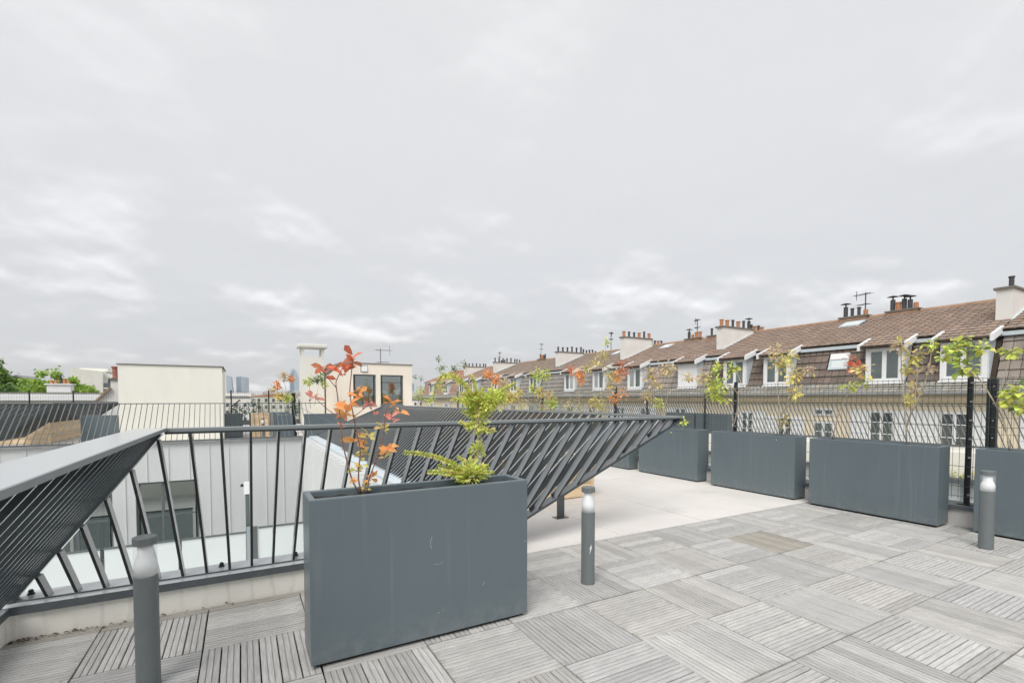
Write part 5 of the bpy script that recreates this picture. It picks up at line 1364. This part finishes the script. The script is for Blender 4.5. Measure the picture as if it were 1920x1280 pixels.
# yellow-green arching shrub beside it: fronds with paired leaflets, and dense tufts
t = thing('arching_shrub', 'yellow-green shrub with feathery arching sprays in the foreground planter', 'plant', (.97, 2.5, .76))
stems(t, GRN_S, 'stem_pale', .004, .002)
for ln in GRN_F:
    base = Vector(ln[0]); off = Vector((0, rng.uniform(-.08, .08), 0)); pts = [Vector(p) + off * (i / (len(ln) - 1)) for i, p in enumerate(ln)]
    m = MB(); tot = sum((b - a).length for a, b in zip(pts, pts[1:])); n = max(8, int(tot / .007)); seg = []
    for k in range(n + 1):
        s = tot * k / n; a = 0
        while a < len(pts) - 2 and s > (pts[a + 1] - pts[a]).length: s -= (pts[a + 1] - pts[a]).length; a += 1
        dv_ = pts[a + 1] - pts[a]; seg.append((pts[a] + dv_ * min(1, s / dv_.length), dv_.normalized()))
    m.tube([p for p, _ in seg[::2]] + [seg[-1][0]], .0014, 4, col=(.30, .26, .08))
    for k, (p, dd) in enumerate(seg):
        side = dd.cross(Vector((0, 1, 0))); side = side.normalized() if side.length > .1 else Vector((0, 0, 1))
        f = 1 - .55 * k / n
        for s in (-1, 1):
            for w in (0, 1):
                d = dd * .45 + side * s * rng.uniform(.5, 1) + Vector((0, rng.uniform(-.9, .9), rng.uniform(0, .5)))
                leaf_into(m, p, d, Vector((rng.uniform(-.4, .4), rng.uniform(-.6, .2), 1)), .024 * f * rng.uniform(.8, 1.25) + .006, 1.0, tone('L', rng) if rng.random() < .78 else tone('Y', rng))
    m.build('frond', 'leaf_mass', t)
for x, y, z, r, c, n in GRN_C:
    m = MB(); r *= .88
    for k in range(int(90 + 20000 * r * r)):
        dirn = Vector((rng.gauss(0, 1), rng.gauss(0, 1), rng.gauss(0, 1))).normalized()
        p = Vector((x, y, z)) + dirn * r * rng.uniform(.1, .95)
        leaf_into(m, p, dirn + Vector((0, 0, .5)), Vector((rng.uniform(-.5, .5), rng.uniform(-.6, .4), 1)), rng.uniform(.018, .034), .95, tone('L', rng, .3) if rng.random() < .88 else tone('Y', rng))
    m.build('leaf_tuft', 'leaf_mass', t)
# slender plants in the row along the fence
ROWLAB = {'A': 'small tree with round lime leaves in the planter at the far right', 'B': 'beige and olive leaved plant on three thin stems left of the fence post',
 'C': 'plant with red tipped yellow leaves in the fence row, left of the beige stems', 'D': 'olive-yellow leaved plant in the planter where deck meets concrete',
 'E': 'lime leaved sapling with a pale forked trunk by the thin fence post', 'F': 'dry beige plant with bare stems right of the railing tip', 'G': 'yellow-green sprigs hanging over the planter beside the railing tip',
 'H': 'red, orange and yellow leaved plants above the leaning railing', 'I': 'orange topped plant on a straight thin trunk above the leaning railing', 'J': 'low clump of yellow leaves behind the leaning railing',
 'K': 'light green bushy plants behind the leaning railing, left of the orange ones', 'M': 'ochre and olive plants right of the yellow-green shrub', 'N': 'dark green twiggy plant rising behind the yellow-green shrub', 'O': 'light green plants right of the peach roof block',
 'Q': 'orange and olive shrub before the distant towers on the far terrace', 'S': 'thin green sapling beside the concrete chimney'}
def row_plant(key, st, cl, dens=1.0, ls=.060):
    b = st[0][0]; t = thing('planter_plant', ROWLAB[key], 'plant', tuple(b), 'plants in the planters')
    far_ = max(1.0, b[1] / 9.0)
    for ln in st: 
        w = MB(); 
    stems(t, st, 'stem_pale', .0075, .0035)
    m = MB()
    for x, y, z, r, c in cl:
        c0 = Vector((x, y, z)); tw = MB()
        # twigs tie the cluster to the nearest stem point
        near_p = min((Vector(p) for ln in st for p in ln), key=lambda p: (p - c0).length)
        m.tube([near_p, (near_p + c0) / 2 + Vector((0, 0, -.02)), c0], [.0032, .0025, .0018], 4, col=(.36, .30, .20))
        for k in range(int((22 + 3000 * r * r) * dens)):
            dirn = Vector((rng.gauss(0, 1), rng.gauss(0, 1), rng.gauss(0, .85))).normalized()
            p = c0 + dirn * r * rng.uniform(.05, .8)
            cc = tone(c, rng, .3)
            if key == 'B' and c == 'O': cc = tone('B', rng)
            if c == 'B' and rng.random() < .3: cc = tone('Y', rng)
            if c == 'L' and rng.random() < .15: cc = tone('G', rng)
            if rng.random() < .25: m.tube([c0, p], [.0016, .001], 3, cap=False, col=(.36, .30, .20))
            leaf_into(m, p, dirn + Vector((0, 0, -.25)), Vector((rng.uniform(-.6, .6), rng.uniform(-.6, .6), 1)), ls * rng.uniform(.65, 1.25) * min(1.35, far_ ** .4), 1.6 if key in 'AE' else 1.15, cc)
    m.build('foliage', 'leaf_mass', t)
for key, (st, cl) in ROWS.items(): row_plant(key, st, cl, .6 if key in 'CH' else (1.3 if key in 'KM' else (.45 if key in 'NO' else .85)))
# the thinner plants that fill the far planters of the row
for k in range(15):
    y = 7.2 + .46 * k + rng.uniform(-.12, .12); x = 6.09 + rng.uniform(-.05, .05); b = Vector((x, y, .77))
    t = thing('planter_plant', 'thin wispy yellow-green plant in the far planters of the fence row', 'plant', tuple(b), 'wispy plants in the far planters')
    m = MB(); ss = []
    for q in range(3):
        top = b + Vector((rng.uniform(-.10, .10), rng.uniform(-.22, .22), rng.uniform(.30, .72)))
        ss.append([tuple(b), tuple((b + top) / 2 + Vector((rng.uniform(-.03, .03), rng.uniform(-.05, .05), 0))), tuple(top)])
        for _ in range(34):
            p = b.lerp(top, rng.uniform(.3, 1.0) ** .7) + Vector((rng.gauss(0, .05), rng.gauss(0, .07), rng.gauss(0, .05)))
            leaf_into(m, p, Vector((rng.gauss(0, 1), rng.gauss(0, 1), rng.uniform(-.5, .6))), Vector((rng.uniform(-.5, .5), rng.uniform(-.5, .5), 1)), rng.uniform(.03, .06), 1.0, tone(rng.choice('LYYB'), rng, .25))
    stems(t, ss, 'stem_pale', .004, .002)
    m.build('foliage', 'leaf_mass', t)
for key, (st, cl) in FARP.items(): row_plant(key, st, cl, .9, .07)
# low shrub row on the ledge of the second court
t = thing('ledge_shrub', 'yellow-green low shrub row glimpsed through the gap between the planters', 'shrub', (13.1, 4.5, -.4))
m = MB()
for k in range(500):
    p = Vector((13.08 + rng.uniform(-.10, .10), rng.uniform(3.6, 6.4), -.40 + rng.uniform(0, .16)))
    leaf_into(m, p, Vector((rng.gauss(0, 1), rng.gauss(0, 1), rng.uniform(.2, 1))), Vector((0, 0, 1)), .06, 1.0, tone(rng.choice('LYG'), rng, .3))
m.build('foliage', 'leaf_mass', t)

# litter caught in the joint between deck and kerb
m = MB()
for k in range(70):
    x = KX + .02 + abs(rng.gauss(0, .35)); 
    if x > 1.8: continue
    p = Vector((x, COURT_Y - .012 - abs(rng.gauss(0, .012)), .006))
    leaf_into(m, p, Vector((rng.gauss(0, 1), rng.gauss(0, .5), rng.uniform(-.1, .3))), Vector((0, 0, 1)), rng.uniform(.008, .028), 1.4, rng.choice([(.16, .09, .05), (.10, .07, .04), (.22, .15, .09)]))
o = m.build('leaf_litter', 'leaf_mass'); o['kind'] = 'stuff'; o['label'] = 'dry brown litter along the foot of the cream kerb wall'; o['category'] = 'litter'

# ================================================================ AIR
hz = MB().box(-2950, 3450, -600, 5200, GZ - 1, 330).build('haze', 'plinth_black')
hm = bpy.data.materials.new('haze_air'); hm.use_nodes = True
t_ = hm.node_tree; t_.nodes.clear()
o_ = t_.nodes.new('ShaderNodeOutputMaterial'); v_ = t_.nodes.new('ShaderNodeVolumePrincipled')
v_.inputs['Color'].default_value = (.93, .96, 1.0, 1)
v_.inputs['Density'].default_value = 0.00011
v_.inputs['Anisotropy'].default_value = 0.2
t_.links.new(v_.outputs[0], o_.inputs['Volume'])
hz.data.materials.clear(); hz.data.materials.append(hm)
hz['kind'] = 'stuff'

for o in bpy.data.objects:
    for k in ('_w', '_at'):
        if k in o: del o[k]
